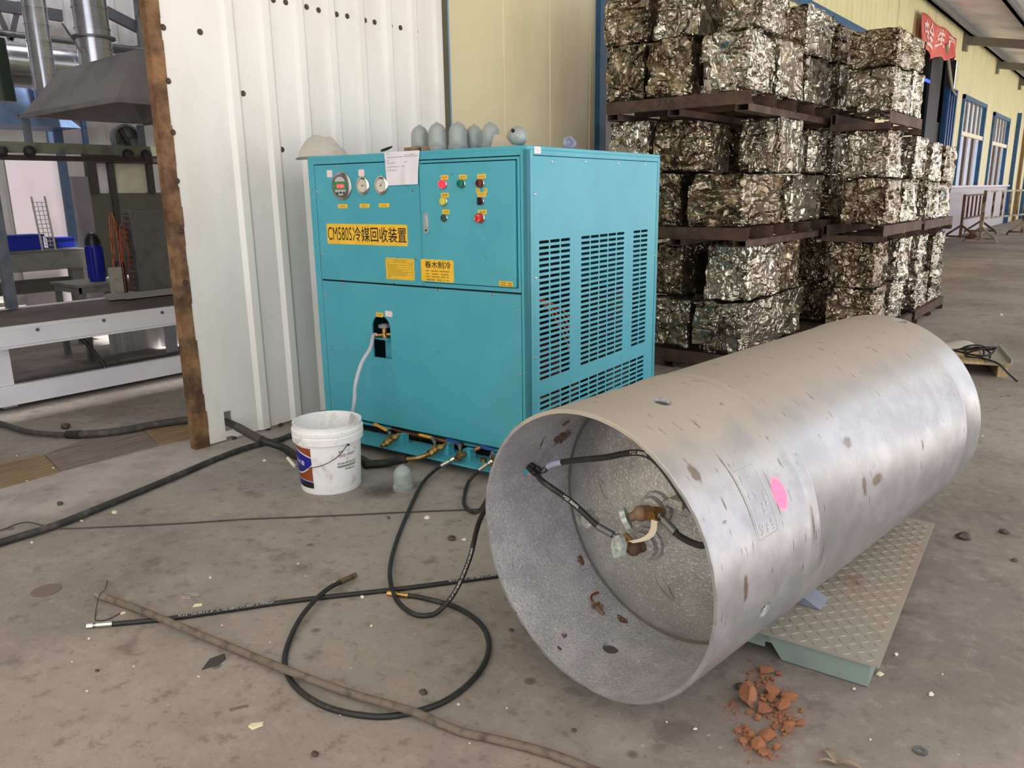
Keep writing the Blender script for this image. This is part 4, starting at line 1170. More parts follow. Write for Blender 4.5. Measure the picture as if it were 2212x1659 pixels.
# hose from the fourth valve, round the inside of the drum to the upper valve
pts = [MMAT @ mloc(1048, 1006, -0.17), MMAT @ mloc(1035, 1016, -0.20), fl(1013, 1040, 0.02), fl(1004, 1068, HR), fl(1003, 1090, 0.02), fl(1018, 1106, 0.03), fl(1040, 1098, 0.12), hpo+Vector((-0.08, 0.05, -0.03)), hpo+Vector((0, 0.012, 0.012)), hp+Vector((0, 0.012, 0.012))]
hose('hydraulic_hose', 'black hose bending from the rightmost valve behind the drum rim', pts, ends=(STEEL, None))
hp2 = W_(cylp(162.6, 0.195, DR-0.03))
ins = [hp2, W_(cylp(162.4, 0.197, DR-0.055)), W_(dpt(1200, 1001, 0.20)), W_(dpt(1300, 989, 0.18)), W_(dpt(1400, 984, 0.16)), W_(cylp(38, 0.14, 0.31)), W_(cylp(12, 0.11, 0.40)), W_(cylp(-18, 0.12, 0.40)), W_(dpt(1560, 1180, 0.12)), W_(dpt(1512, 1178, 0.14)), W_(dpt(1468, 1158, 0.17)), W_(dpt(1438, 1128, 0.183))]
P = spline(ins, 10); L = arclen(P)
hC, PC = hose('hydraulic_hose', 'black hose curving round the inside of the drum to the upper valve', ins, ends=(None, GREYSTEEL), prints=[(0.03, 'HYDRAULIC HO'), (L[38]-0.03, 'MEE180095')], side=None, height=0.010)
m = MB(); i0 = 16
m.tube(PC[i0:i0+7], HR+0.0006, 14, 0, False); m.build('label_band', mat('pale_blue_band', (170, 172, 200), 0.6), hC)
# ------------------------------------------------------------------ pallets and pressed scrap bales
def pallet(label, x0, y0, x1, y1, z0, along_x=True, top=0.155, nb=5):
    cx_, cy_ = (x0+x1)/2, (y0+y1)/2
    W, D = x1-x0, y1-y0
    t = thing('steel_pallet', label, 'pallet', (cx_, cy_, z0), 0, 'brown steel pallets under the scrap bales')
    if not along_x: W, D = D, W
    R = Matrix.Identity(4) if along_x else Matrix.Rotation(PI/2, 4, 'Z')
    hc, hr = 0.098, top-0.098
    for k in range(nb):
        yy = -D/2+0.03+(D-0.06)*k/(nb-1)
        m = MB(); s = 1 if k < 4 else -1
        w = 0.05; th = 0.007
        if k == 0: s = 1
        m.box((-W/2, yy-w/2, hr), (W/2, yy+w/2, hr+th), 0, R); m.box((-W/2, yy-w/2, hr+hc-th), (W/2, yy+w/2, hr+hc), 0, R)
        m.box((-W/2, yy-w/2, hr+th), (W/2, yy-w/2+th, hr+hc-th), 0, R)
        if 0 < k: m.box((-W/2, yy+w/2-th, hr+th), (W/2, yy+w/2, hr+hc-th), 0, R)
        m.build('channel_beam', RUST_STEEL, t)
    for k in range(3):
        xx = -W/2+0.07+(W-0.14)*k/2
        m = MB(); w = 0.11; th = 0.006
        m.box((xx-w/2, -D/2, 0), (xx+w/2, D/2, th), 0, R); m.box((xx-w/2, -D/2, hr-th-0.0005), (xx+w/2, D/2, hr-0.0005), 0, R)
        m.box((xx-w/2, -D/2, th), (xx-w/2+th, D/2, hr-th), 0, R); m.box((xx+w/2-th, -D/2, th), (xx+w/2, D/2, hr-th), 0, R)
        m.build('runner', RUST_STEEL, t)
    return t

def tri(x):
    return 4*abs((x % 1.0)-0.5)-1
def bale_mesh(seed, n=44):
    """block pressed from crumpled sheet: plates of sharp folds, flat panels and torn edges on every face"""
    r = random.Random(seed)
    plates = []
    for k in range(36):
        f = r.randrange(6); a, b = r.uniform(-.5, .5), r.uniform(-.5, .5)
        p = [a, b]; p.insert(f//2, 0.5 if f % 2 else -0.5)
        axis = f//2
        waves = []
        for j in range(r.choice((1, 2, 3, 3))):
            t = r.uniform(0, 6.28); d = [math.cos(t), math.sin(t)]; d.insert(axis, 0.0)
            fq = r.choice((1.6, 2.4, 3.6, 5.5)); waves.append((Vector(d), fq, r.uniform(0, 1), r.uniform(0.25, 0.65)/(4*fq)))
        flat = r.random() < 0.35
        tl = Vector((r.gauss(0, 1), r.gauss(0, 1), r.gauss(0, 1)))*0.10
        plates.append((Vector(p), r.uniform(0.0, 0.030), tl, waves if not flat else waves[:1], 0.25 if flat else 1.0, r.choice((0.6, 1.0, 1.8)), r.choice((0.6, 1.0, 1.8)), r.choice((0.6, 1.0, 1.8)), r.random()))
    off = Vector((r.uniform(0, 50), r.uniform(0, 50), r.uniform(0, 50)))
    def disp(p):
        q = p+mnoise.noise_vector(p*3.0+off)*0.09
        best = None; bd = 9
        for s in plates:
            d = q-s[0]; dd = (d.x*s[5])**2+(d.y*s[6])**2+(d.z*s[7])**2
            if dd < bd: bd = dd; best = s
        h = best[1]+(q-best[0]).dot(best[2])
        w = p+mnoise.noise_vector(p*5+off)*0.035
        for (d, fq, ph, am) in best[3]: h += am*best[4]*tri(w.dot(d)*fq+ph)
        return max(-0.02, min(0.075, h+0.025)), best[8]
    verts = {}; V = []; Fc = []; tone = []
    def vid(i, j, k):
        key = (i, j, k)
        if key not in verts:
            p = Vector((i/n-.5, j/n-.5, k/n-.5))
            nrm = Vector((0, 0, 0)); e = 0
            for ax, c in enumerate((i, j, k)):
                if c == 0: nrm[ax] = -1; e += 1
                elif c == n: nrm[ax] = 1; e += 1
            h, tn = disp(p)
            p2 = p-nrm*max(0.0, h)*(0.5 if e >= 2 else 1)
            if e >= 2: p2 -= nrm*0.012*(0.3+abs(mnoise.noise(p*7+off))*2)
            p2 += mnoise.noise_vector(p*13+off)*0.008*(1 if e == 1 else 0)
            verts[key] = len(V); V.append(p2); tone.append(tn)
        return verts[key]
    for a in range(n):
        for b in range(n):
            Fc.append((vid(a, b, 0), vid(a, b+1, 0), vid(a+1, b+1, 0), vid(a+1, b, 0)))
            Fc.append((vid(a, b, n), vid(a+1, b, n), vid(a+1, b+1, n), vid(a, b+1, n)))
            Fc.append((vid(a, 0, b), vid(a+1, 0, b), vid(a+1, 0, b+1), vid(a, 0, b+1)))
            Fc.append((vid(a, n, b), vid(a, n, b+1), vid(a+1, n, b+1), vid(a+1, n, b)))
            Fc.append((vid(0, a, b), vid(0, a, b+1), vid(0, a+1, b+1), vid(0, a+1, b)))
            Fc.append((vid(n, a, b), vid(n, a+1, b), vid(n, a+1, b+1), vid(n, a, b+1)))
    me = bpy.data.meshes.new('scrap_bale')
    me.from_pydata([tuple(v) for v in V], [], Fc)
    at = me.attributes.new('sheet', 'FLOAT', 'POINT'); at.data.foreach_set('value', tone)
    me.update()
    me.shade_smooth()
    me.set_sharp_from_angle(angle=math.radians(16))
    return me
BMATS = [bale_material('crumpled_sheet_grey', (192, 186, 170), (140, 132, 116), (130, 106, 80)),
         bale_material('crumpled_sheet_brown', (176, 164, 142), (122, 110, 92), (124, 92, 62)),
         bale_material('crumpled_sheet_bright', (216, 210, 196), (164, 156, 140), (150, 128, 102))]
_bm = []
for k in range(8):
    me = bale_mesh(100+k*7); me.materials.append(BMATS[k % 3]); _bm.append(me)
_used = set()
def bale(label, x0, x1, y0, y1, z0, z1, var, rot=0.0, group='pressed scrap metal bales'):
    o = bpy.data.objects.new('scrap_bale', _bm[var % len(_bm)]); COL.objects.link(o)
    o.location = ((x0+x1)/2, (y0+y1)/2, (z0+z1)/2); o.scale = (x1-x0, y1-y0, z1-z0); o.rotation_euler = (0, 0, rot)
    return tag(o, label, 'scrap bale', group)

AX0, AX1, AY0, AY1 = 0.80, 2.13, 3.18, 5.22
pallet('bottom steel pallet of the front stack standing on the floor', AX0, AY0, AX1, AY1, 0.0)
pallet('middle steel pallet of the front stack beside the teal cabinet top', AX0+0.05, AY0, AX1+0.02, AY1, 1.083)
pallet('top steel pallet of the front stack, chalk-marked on its long beam', AX0-0.02, AY0, AX1-0.02, AY1, 2.153)
BX0, BX1, BY0, BY1 = 2.17, 2.75, 5.0, 6.62
pallet('bottom steel pallet of the second stack, mostly behind the drum', BX0, BY0, BX1, BY1, 0.0, False, 0.155, 2)
pallet('middle steel pallet of the second stack, right of the front stack', BX0, BY0, BX1, BY1, 1.035, False, 0.155, 2)
pallet('top steel pallet of the second stack under the four topmost bales', BX0, BY0, BX1-0.04, BY1-0.3, 2.075, False, 0.155, 2)
CX0, CX1, CY0, CY1 = 2.02, 2.75, 6.78, 8.4
pallet('bottom steel pallet of the farthest stack, end seen past the drum', CX0, CY0, CX1, CY1, 0.0, False, 0.155, 3)
pallet('upper steel pallet of the farthest stack next to the barriers', CX0, CY0, CX1, CY1, 1.02, False, 0.155, 3)
m = MB()
for (body, x0, z0, x1, z1) in (('23A', 1.28, 2.245, 1.46, 2.29),):
    text_in(m, body, x0, z0, x1, z1, Matrix(((1, 0, 0, 0), (0, 0, -1, AY0+0.004), (0, 1, 0, 0), (0, 0, 0, 1))), 0, 0, 0.001)
ch = m.build('chalk_mark', mat('dark_chalk', (52, 42, 36), 0.8), None, fix=False)
top_p = [o for o in COL.objects if o.get('label', '').startswith('top steel pallet of the front')][0]
ch.parent = top_p; ch.location = -Vector(top_p.location)

# front stack
bale('lowest row bale of the front stack, left half hidden by the teal cabinet', 1.20, 1.605, 3.28, 3.95, .157, .605, 0)
bale('lowest row bale at the near corner of the front stack with torn brown strip', 1.655, 2.11, 3.24, 4.10, .157, .60, 3)
bale('lowest row bale behind the near corner bale, ribbed side facing the yard', 1.66, 2.09, 4.14, 4.85, .157, .60, 6, PI)
bale('second row bale of the front stack cut off by the cabinet edge', 1.08, 1.475, 3.38, 4.05, .608, 1.08, 1)
bale('second row bale at the near corner of the front stack under the middle pallet', 1.695, 2.10, 3.36, 4.14, .608, 1.08, 5)
bale('second row bale right of the corner bale under the middle pallet of the front stack', 1.68, 2.08, 4.16, 4.72, .605, 1.08, 7)
bale('lower bale on the front stack middle pallet, left end beside the cabinet', 1.10, 1.505, 3.24, 3.95, 1.24, 1.69, 4)
bale('wide lower bale at the near corner of the front stack middle pallet', 1.575, 2.07, 3.22, 4.22, 1.24, 1.68, 7)
bale('lower bale at the far right end of the front stack middle pallet', 1.62, 2.11, 4.26, 5.18, 1.24, 1.68, 2)
bale('upper bale on the front stack middle pallet, far left by the blue post', 0.74, 1.165, 3.28, 3.95, 1.69, 2.15, 5)
bale('upper brown bale with plum side on the front stack middle pallet', 1.21, 1.63, 3.26, 3.98, 1.69, 2.12, 1)
bale('upper bale with narrow bright end in the middle of the front stack middle pallet', 1.745, 2.12, 3.86, 4.46, 1.69, 2.15, 3)
bale('upper pinkish bright bale at the right end of the front stack middle pallet', 1.66, 2.12, 4.60, 5.18, 1.69, 2.08, 6, 0.05)
bale('lower bale on the front stack top pallet, far left beside the blue post', 0.74, 1.13, 3.22, 3.85, 2.311, 2.775, 1)
bale('lower bale on the front stack top pallet, second from the blue post, bright left edge', 1.15, 1.58, 3.20, 3.85, 2.311, 2.775, 4)
bale('lower crumpled bale at the near corner of the front stack top pallet', 1.65, 2.08, 3.22, 3.76, 2.311, 2.77, 2)
bale('lower gleaming bale behind the near corner on the front stack top pallet', 1.66, 2.10, 3.79, 4.40, 2.311, 2.77, 5, PI)
bale('lower dark bale at the right end of the front stack top pallet', 1.70, 2.11, 4.46, 5.19, 2.311, 2.715, 0)
bale('topmost row bale of the front stack, leftmost at the frame top', 0.70, 1.14, 3.25, 3.85, 2.78, 3.24, 7)
bale('topmost row bale of the front stack, second from left at the frame top', 1.19, 1.61, 3.25, 3.85, 2.78, 3.24, 0, PI)
bale('topmost row bale of the front stack with smooth panel and bright side', 1.74, 2.12, 3.34, 3.90, 2.775, 3.2, 6)
bale('topmost row bale at the right end of the front stack, tall bright side', 1.74, 2.10, 4.40, 5.17, 2.725, 3.14, 2, PI)
bale('back row bale on the front stack middle pallet, lower, glimpsed through the gaps', 1.02, 1.58, 4.30, 5.10, 1.24, 1.68, 3)
bale('back row upper bale on the front stack middle pallet, seen in the gap', 1.02, 1.60, 4.10, 5.05, 1.69, 2.10, 7)
bale('back row bale on the front stack top pallet, glimpsed between the lower bales', 1.02, 1.60, 4.00, 4.90, 2.311, 2.77, 6)
bale('back row second-layer bale on the front stack bottom pallet, in the dark gap', 1.02, 1.60, 4.20, 5.00, .608, 1.08, 2)
bale('back row lowest bale on the front stack bottom pallet, in the dark gap', 1.02, 1.60, 4.20, 5.00, .157, .605, 4)
# second stack
bale('lowest row corner bale of the second stack above the drum', 2.26, 2.70, 5.03, 5.62, .157, .585, 7)
bale('lowest row bale behind the corner bale of the second stack', 2.27, 2.71, 5.68, 6.3, .157, .585, 2)
bale('second row brown corner bale of the second stack', 2.245, 2.69, 5.02, 5.52, .59, 1.03, 1, PI)
bale('second row dark-fronted bale behind the brown corner bale of the second stack', 2.27, 2.72, 5.84, 6.38, .59, 1.03, 5)
bale('lower corner bale with horizontal folds on the second stack middle pallet', 2.32, 2.74, 5.03, 5.66, 1.192, 1.63, 4)
bale('lower bale behind the folded corner bale on the second stack middle pallet', 2.33, 2.74, 5.69, 6.35, 1.192, 1.63, 0)
bale('upper corner bale with curved brown fold on the second stack middle pallet', 2.31, 2.73, 5.02, 5.52, 1.632, 2.07, 0)
bale('upper bale with dark front and pale end on the second stack middle pallet', 2.35, 2.74, 6.02, 6.58, 1.632, 2.06, 2)
bale('lower creased corner bale on the second stack top pallet', 2.28, 2.71, 5.04, 5.70, 2.233, 2.62, 3)
bale('lower pale-ended bale at the right of the second stack top pallet', 2.33, 2.70, 5.80, 6.28, 2.233, 2.66, 5)
bale('upper dark bale with a band across it, topmost on the second stack', 2.28, 2.71, 5.04, 5.58, 2.625, 2.96, 1)
bale('upper narrow bale behind the banded bale, topmost on the second stack', 2.32, 2.70, 5.61, 6.22, 2.665, 2.98, 4)
# farthest stack
bale('lowest row near bale of the farthest stack beside the floor', 2.30, 2.72, 6.85, 7.45, .157, .57, 5)
bale('lowest row end bale of the farthest stack, pale flat side', 2.30, 2.73, 7.6, 8.3, .157, .57, 0)
bale('second row near bale of the farthest stack', 2.28, 2.70, 6.84, 7.3, .575, 1.018, 2)
bale('second row golden shining bale at the end of the farthest stack', 2.28, 2.74, 7.42, 8.25, .575, 1.01, 6, 0.05)
bale('third row near bale of the farthest stack', 2.30, 2.73, 6.85, 7.5, 1.177, 1.60, 3)
bale('third row end bale of the farthest stack with a blue paint spot', 2.30, 2.72, 7.62, 8.3, 1.177, 1.60, 0)
bale('topmost row near bale of the farthest stack', 2.32, 2.74, 6.86, 7.4, 1.603, 2.03, 5, PI)
bale('topmost row end bale of the farthest stack near the window', 2.34, 2.75, 7.5, 8.2, 1.60, 2.02, 1)
# stack standing in shade behind the front one, seen in the gap between the other two
DX0, DX1, DY0, DY1 = 0.75, 2.14, 5.34, 6.70
for z, lab in ((0.0, 'bottom'), (1.08, 'middle'), (2.15, 'top')): pallet('%s steel pallet of the shaded stack in the gap behind the front stack' % lab, DX0, DY0, DX1, DY1, z)
for z0, z1, lab, v, xa in ((.157, .605, 'lowest', 1, 0), (.608, 1.078, 'second row', 4, 0), (1.237, 1.69, 'third row', 7, 0), (1.692, 2.148, 'fourth row', 3, 0), (2.307, 2.76, 'fifth row', 0, -.01), (2.763, 3.12, 'topmost', 4, -.03)):
    bale('%s bale of the shaded stack in the gap behind the front stack' % lab, 1.70+xa, 2.12+xa, 5.36, 6.0, z0, z1, v)
q = onX(2014, 403, 2.722)
m = MB(); m.ball((0, 0, 0), 0.05, 10, 6, 0.12, 1, 0.8); 
bp = m.build('blue_paint_spot', mat('blue_spot', (70, 140, 160), 0.5)); bl = [o for o in COL.objects if 'blue paint spot' in o.get('label', '')][0]
bp.parent = bl; bp.matrix_parent_inverse = Matrix.Identity(4)
bp.scale = (1/bl.scale.x, 1/bl.scale.y, 1/bl.scale.z); bp.location = (0.47, (7.85-bl.location.y)/bl.scale.y, 0.15)
# ------------------------------------------------------------------ bucket with its drain tube
bx, by = 1.347, -0.545
bucket = thing('paint_bucket', 'dirty white plastic paint bucket with blue and brown label in front of the cabinet', 'bucket', (bx, by, 0))
bucket_dir = math.atan2(CAM.y-by, CAM.x-bx)        # angle of the side facing the photo
def bucket_material():
    k = N('dirty_bucket_plastic')
    n = k.noise(14, 7, 0.65); s = k.n.new('ShaderNodeSeparateXYZ'); k.l.new(k.obj, s.inputs[0])
    c = k.mix(k.math('MULTIPLY', k.step(n, 0.52, 0.72), 0.6), lin((240, 239, 240)), lin((176, 164, 150)))
    sp = k.math('MULTIPLY', k.step(k.noise(48, 5, 0.6), 0.66, 0.72), 0.75)
    c = k.mix(sp, c, lin((82, 70, 58)))
    k.color(c); k.rough(0.42); k.b.inputs['Subsurface Weight'].default_value = 0.05
    return k.mat
BUCK = bucket_material()
BH = 0.372
m = MB()
m.lathe([(0, 0.004), (0.145, 0.004), (0.158, 0.0), (0.161, 0.008), (0.174, 0.275), (0.188, 0.277), (0.190, 0.312), (0.184, 0.316), (0.184, 0.322), (0.190, 0.326), (0.190, 0.342), (0.182, 0.346), (0.182, BH-0.008), (0.184, BH), (0.176, BH), (0.172, 0.3), (0.155, 0.02), (0, 0.016)], 72)
m.build('body', BUCK, bucket)
def bpt(a, z, h=0.0):
    r = 0.161+(0.174-0.161)*(z-0.008)/(0.267)+h; t = bucket_dir+math.radians(a)
    return (r*math.cos(t), r*math.sin(t), z)
def wrap_patch(mb, poly_fn, mi=0, h=0.0008, nu=20, nv=10):
    mb.grid(lambda u, v: bpt(*poly_fn(u, v), h), nu, nv, mi)
LB0, LB1 = -100, -34      # label span (angles left of the photo direction)
BROWNL = mat('label_brown', (140, 66, 30), 0.5); BLUEL = mat('label_blue', (26, 22, 142), 0.45); WHL = mat('label_white', (230, 228, 232), 0.5); BLKL = mat('label_black', (26, 24, 26), 0.5)
m = MB(); wrap_patch(m, lambda u, v: (LB0+(LB1-LB0)*u, 0.035+0.225*v), 0, 0.0006); lab = m.build('label', BROWNL, bucket)
lab['label'] = 'printed label, blue oval band on brown'
m = MB()
def zlo(u): return 0.112+0.075*(2*u-0.75)**2*0.5
def zhi(u): return 0.247-0.022*u-0.02*u*u
wrap_patch(m, lambda u, v: (LB0+(LB1-LB0)*u, (zlo(u)-0.007)+(zhi(u)+0.007-zlo(u)+0.007)*v), 0, 0.0010); m.build('label_outline', WHL, lab)
m = MB(); wrap_patch(m, lambda u, v: (LB0+(LB1-LB0)*u, zlo(u)+(zhi(u)-zlo(u))*v), 0, 0.0014); m.build('label_field', BLUEL, lab)
m = MB(); wrap_patch(m, lambda u, v: (LB0+(LB1-LB0)*u, 0.035+(0.036+0.01*(1-u))*v), 0, 0.0010); m.build('label_foot', BLUEL, lab)
m = MB(); wrap_patch(m, lambda u, v: (LB0+(LB1-LB0)*(0.52+0.48*u), 0.035+0.030*v), 0, 0.0014); m.build('label_foot_patch', BLKL, lab)
m = MB(); wrap_patch(m, lambda u, v: (LB0+(LB1-LB0)*u, 0.071+0.010*(1-u)+0.003*v), 0, 0.0015); m.build('label_line', WHL, lab)
def bucket_text(mb, body, a0, a1, z0, z1, bold=0.0, h=0.0018, slope=0.0):
    vs, fs, w, hh = text2d(body, 1.0, bold)
    mb.add([bpt(a0+(a1-a0)*x/w, z0+(z1-z0)*y/hh+slope*x/w, h) for x, y in vs], fs)
m = MB(); bucket_text(m, '防水漆', -86, -50, 0.168, 0.196, 0.01, 0.0022, -0.012); m.build('label_lettering', WHL, lab, fix=False)
m = MB()
bucket_text(m, '\u2191\u2191', 16, 24, 0.226, 0.242, 0.03); bucket_text(m, '\u2602', 32, 39, 0.228, 0.244, 0.0); bucket_text(m, '\u2615', 46, 53, 0.230, 0.247, 0.0)
bucket_text(m, '净含量 20kg', 27, 48, 0.128, 0.139, 0.01)
for (a0, a1, z0, z1) in ((12, 52, 0.152, 0.157), (14, 50, 0.146, 0.149)): wrap_patch(m, lambda u, v, a0=a0, a1=a1, z0=z0, z1=z1: (a0+(a1-a0)*u, z0+(z1-z0)*v), 0, 0.0009, 12, 1)
for k in range(14):
    a = 14+k*2.6
    wrap_patch(m, lambda u, v, a=a, w=(1.0 if k % 3 else 1.7): (a+w*u, 0.164+0.010*v), 0, 0.0009, 2, 1)
m.build('printed_marks', mat('print_grey', (70, 66, 68), 0.6), bucket, fix=False)
m = MB()
for (a0, a1, z) in ((14, 30, 0.214), (33, 50, 0.216)): wrap_patch(m, lambda u, v, a0=a0, a1=a1, z=z: (a0+(a1-a0)*u, z+0.004*v), 0, 0.0009, 8, 1)
m.build('blue_print', mat('print_blue', (86, 100, 150), 0.6), bucket, fix=False)
m = MB()
for (a0, a1, z) in ((16, 28, 0.206), (32, 46, 0.209)): wrap_patch(m, lambda u, v, a0=a0, a1=a1, z=z: (a0+(a1-a0)*u, z+0.004*v), 0, 0.0009, 8, 1)
m.build('red_print', mat('print_red', (206, 80, 90), 0.6), bucket, fix=False)
# handle wire hanging on the front, grip at its left end
pth = spline([bpt(34, 0.272, 0.004), bpt(22, 0.247, 0.02), bpt(8, 0.215, 0.035), bpt(-12, 0.185, 0.045), bpt(-35, 0.168, 0.045), bpt(-62, 0.165, 0.045)], 8)
m = MB(); m.tube(pth, 0.0022, 8); m.tube([bpt(34, 0.282, 0.004), bpt(34, 0.262, 0.006), bpt(37, 0.266, 0.006)], 0.003, 8); m.build('handle_wire', mat('dark_wire', (70, 62, 56), 0.5, 0.5), bucket)
m = MB(); m.cyl(bpt(-58, 0.164, 0.047), bpt(-84, 0.182, 0.050), 0.009, None, 14); m.build('handle_grip', mat('cream_grip', (212, 206, 190), 0.5), bucket)

vs_ = MMAT @ Vector((fx(0.552)-0.045, -0.032, 0.718))
def by_y(px, py, y): return MMAT @ mloc(px, py, y)
tp = [MMAT @ Vector((fx(0.552)-0.030, -0.012, 0.7195)), vs_, by_y(800, 752, -0.12), by_y(781, 785, -0.20), by_y(768, 830, -0.26), by_y(765, 870, -0.29), Vector((bx, by, 0))+Vector((0.128*math.cos(bucket_dir+1.25), 0.128*math.sin(bucket_dir+1.25), 0.345)), Vector((bx, by, 0))+Vector((0.112*math.cos(bucket_dir+1.15), 0.112*math.sin(bucket_dir+1.15), 0.24))]
CLEARH = N('clear_hose'); CLEARH.color(lin((226, 224, 230))); CLEARH.rough(0.12); CLEARH.b.inputs['Transmission Weight'].default_value = 0.45; CLEARH.b.inputs['IOR'].default_value = 1.25
P = spline(tp, 10); m = MB(); m.tube(P, 0.0115, 14); o = m.build('drain_tube', CLEARH.mat); tag(o, 'clear plastic drain tube arching from the cabinet valve into the bucket', 'tube')

# ------------------------------------------------------------------ grey valve caps
def cap_mesh():
    m = MB(); r = 0.052
    pr = [(0.046, 0.0), (r+0.003, 0.0), (r+0.003, 0.022), (r-0.001, 0.025)]
    pr += [(r-0.001-0.002*i/4, 0.025+0.055*i/4) for i in range(1, 5)]
    for i in range(1, 9):
        a = PI/2*i/8; pr.append(((r-0.003)*math.cos(a), 0.080+0.052*math.sin(a)))
    pr[-1] = (0.008, 0.132); pr += [(0.008, 0.137), (0, 0.137)]
    m.lathe(pr, 36); m.lathe([(0.046, 0.0), (0.046, 0.07), (0.02, 0.115), (0, 0.118)], 36)
    return m
c0 = cap_mesh().build('cylinder_cap', TANKCAP)
tag(c0, 'grey domed cylinder cap standing on the floor beside the thick hose', 'cap', 'grey cylinder caps')
q = fl(873, 1063, 0); c0.location = q+Vector((-0.04, 0.033, 0))
TOPZ = MH
cap_spots = [((908, 322), 'leftmost of the five grey caps standing on top of the teal cabinet', 1.0), ((946, 321), 'second from left of the five grey caps standing on the teal cabinet', 1.04), ((990, 319), 'middle one of the five grey caps standing on the teal cabinet', 1.04), ((1025, 316), 'fourth from left of the five grey caps standing on the teal cabinet', 0.97), ((1060, 314), 'rightmost of the five standing grey caps on top of the teal cabinet', 0.98)]
for k, ((px, py), lab, s) in enumerate(cap_spots):
    o = c0.copy(); COL.objects.link(o); tag(o, lab, 'cap', 'grey cylinder caps')
    dy = (0.10, 0.09, 0.14, 0.24, 0.20)[k]
    p = MMAT @ mloc(px, py, dy); o.location = (p.x, p.y, TOPZ); o.scale = (s, s, s*1.08)
o = c0.copy(); COL.objects.link(o); tag(o, 'grey cylinder cap lying on its side with a round hole, on the teal cabinet', 'cap', 'grey cylinder caps')
p = MMAT @ mloc(1117, 308, 0.12); o.location = (p.x, p.y, TOPZ+0.053); o.rotation_euler = (math.radians(-90), 0, MROT+0.9)
dirn = Vector((CAM.x-p.x, CAM.y-p.y, 0)).normalized()
o.rotation_euler = (dirn.to_track_quat('Z', 'Y')).to_euler(); o.location = (p.x-dirn.x*0.09, p.y-dirn.y*0.09, TOPZ+0.0555)
m = MB(); m.cyl((-0.018, 0.02, 0.112), (-0.022, 0.026, 0.131), 0.009, None, 14); hh = m.build('hole', DARK, o); hh['label'] = 'round hole in the dome, its shade painted black'  # solid black plug, painted shade in place of a cut hole
# small rubbish on the cabinet
for k, (px, py, w) in enumerate(((883, 324, 0.022), (897, 322, 0.026), (920, 322, 0.024))):
    p = MMAT @ mloc(px, py, 0.03); m = MB(); m.box((-w, -0.015, 0), (w, 0.015, 0.022)); o = m.build('wood_chip', mat('brown_chip', (132, 104, 82), 0.8, c2=(96, 74, 58), scale=60)); o.location = (p.x, p.y, TOPZ+0.001); o.rotation_euler = (0, 0, k*0.4)
    tag(o, ('small brown wood chip left of the standing caps on the cabinet edge', 'middle small brown chip in front of the first grey cap', 'small brown chip on the cabinet edge right of the paper note')[k], 'wood chip')
p = MMAT @ mloc(835, 327, 0.08)
m = MB(); m.grid(lambda u, v: (0.10*(u-.5), 0.05*(v-.5)*(1-(2*u-1)**2), 0.012+0.02*abs(v-.5)+0.02*u*u), 10, 4); o = m.build('plastic_scrap', mat('dark_green_scrap', (50, 62, 54), 0.5)); o.location = (p.x, p.y, TOPZ); tag(o, 'dark curled plastic scrap on the cabinet left of the paper note', 'scrap')
p = MMAT @ mloc(1085, 305, 0.10)
m = MB(); m.add([(-0.08, 0, 0.002), (0.09, 0.01, 0.002), (0.07, 0.02, 0.02), (-0.02, 0.02, 0.068), (-0.07, 0.02, 0.072), (-0.08, 0.03, 0.002), (0.09, 0.04, 0.002)], [(0, 1, 2, 3, 4), (5, 4, 3, 2, 6), (0, 4, 5), (1, 6, 2), (0, 5, 6, 1)]); o = m.build('cardboard_flap', mat('pale_cardboard', (190, 176, 156), 0.8)); o.location = (p.x, p.y, TOPZ); tag(o, 'beige folded cardboard scrap between the upright caps and the fallen cap', 'cardboard')
# plastic bag
def bag(u, v):
    a = 2*PI*u; r = 0.5-0.5*math.cos(PI*v) if v < 0.5 else 0.5+0.5*math.sin(PI*(v-0.5))
    r = math.sin(PI*v*0.5)
    x = 0.215*r*math.cos(a); y = 0.10*r*math.sin(a)
    z = 0.115*(1-r**2.2)
    p = Vector((x*3, y*5, z*4))
    w = mnoise.noise(p*1.6+Vector((3, 1, 7)))*0.035+mnoise.noise(p*4)*0.014
    z = max(0.0, z+w*(1-r**6)) 
    if x < -0.10: z -= 0.10*(-x-0.10)
    return (x, y, z)
m = MB(); m.grid(bag, 64, 18)
BAG = N('crumpled_film'); BAG.color(lin((222, 216, 206))); BAG.rough(0.35); BAG.b.inputs['Transmission Weight'].default_value = 0.35; BAG.bump(BAG.noise(18, 4, 0.6, None, 2.0), 0.7, 0.02)
o = m.build('plastic_bag', BAG.mat); p = MMAT @ mloc(695, 334, 0.10); o.location = (p.x, p.y, TOPZ+0.003); o.rotation_euler = (0, 0, MROT)
tag(o, 'crumpled translucent plastic bag lying on the left end of the cabinet top', 'plastic bag')
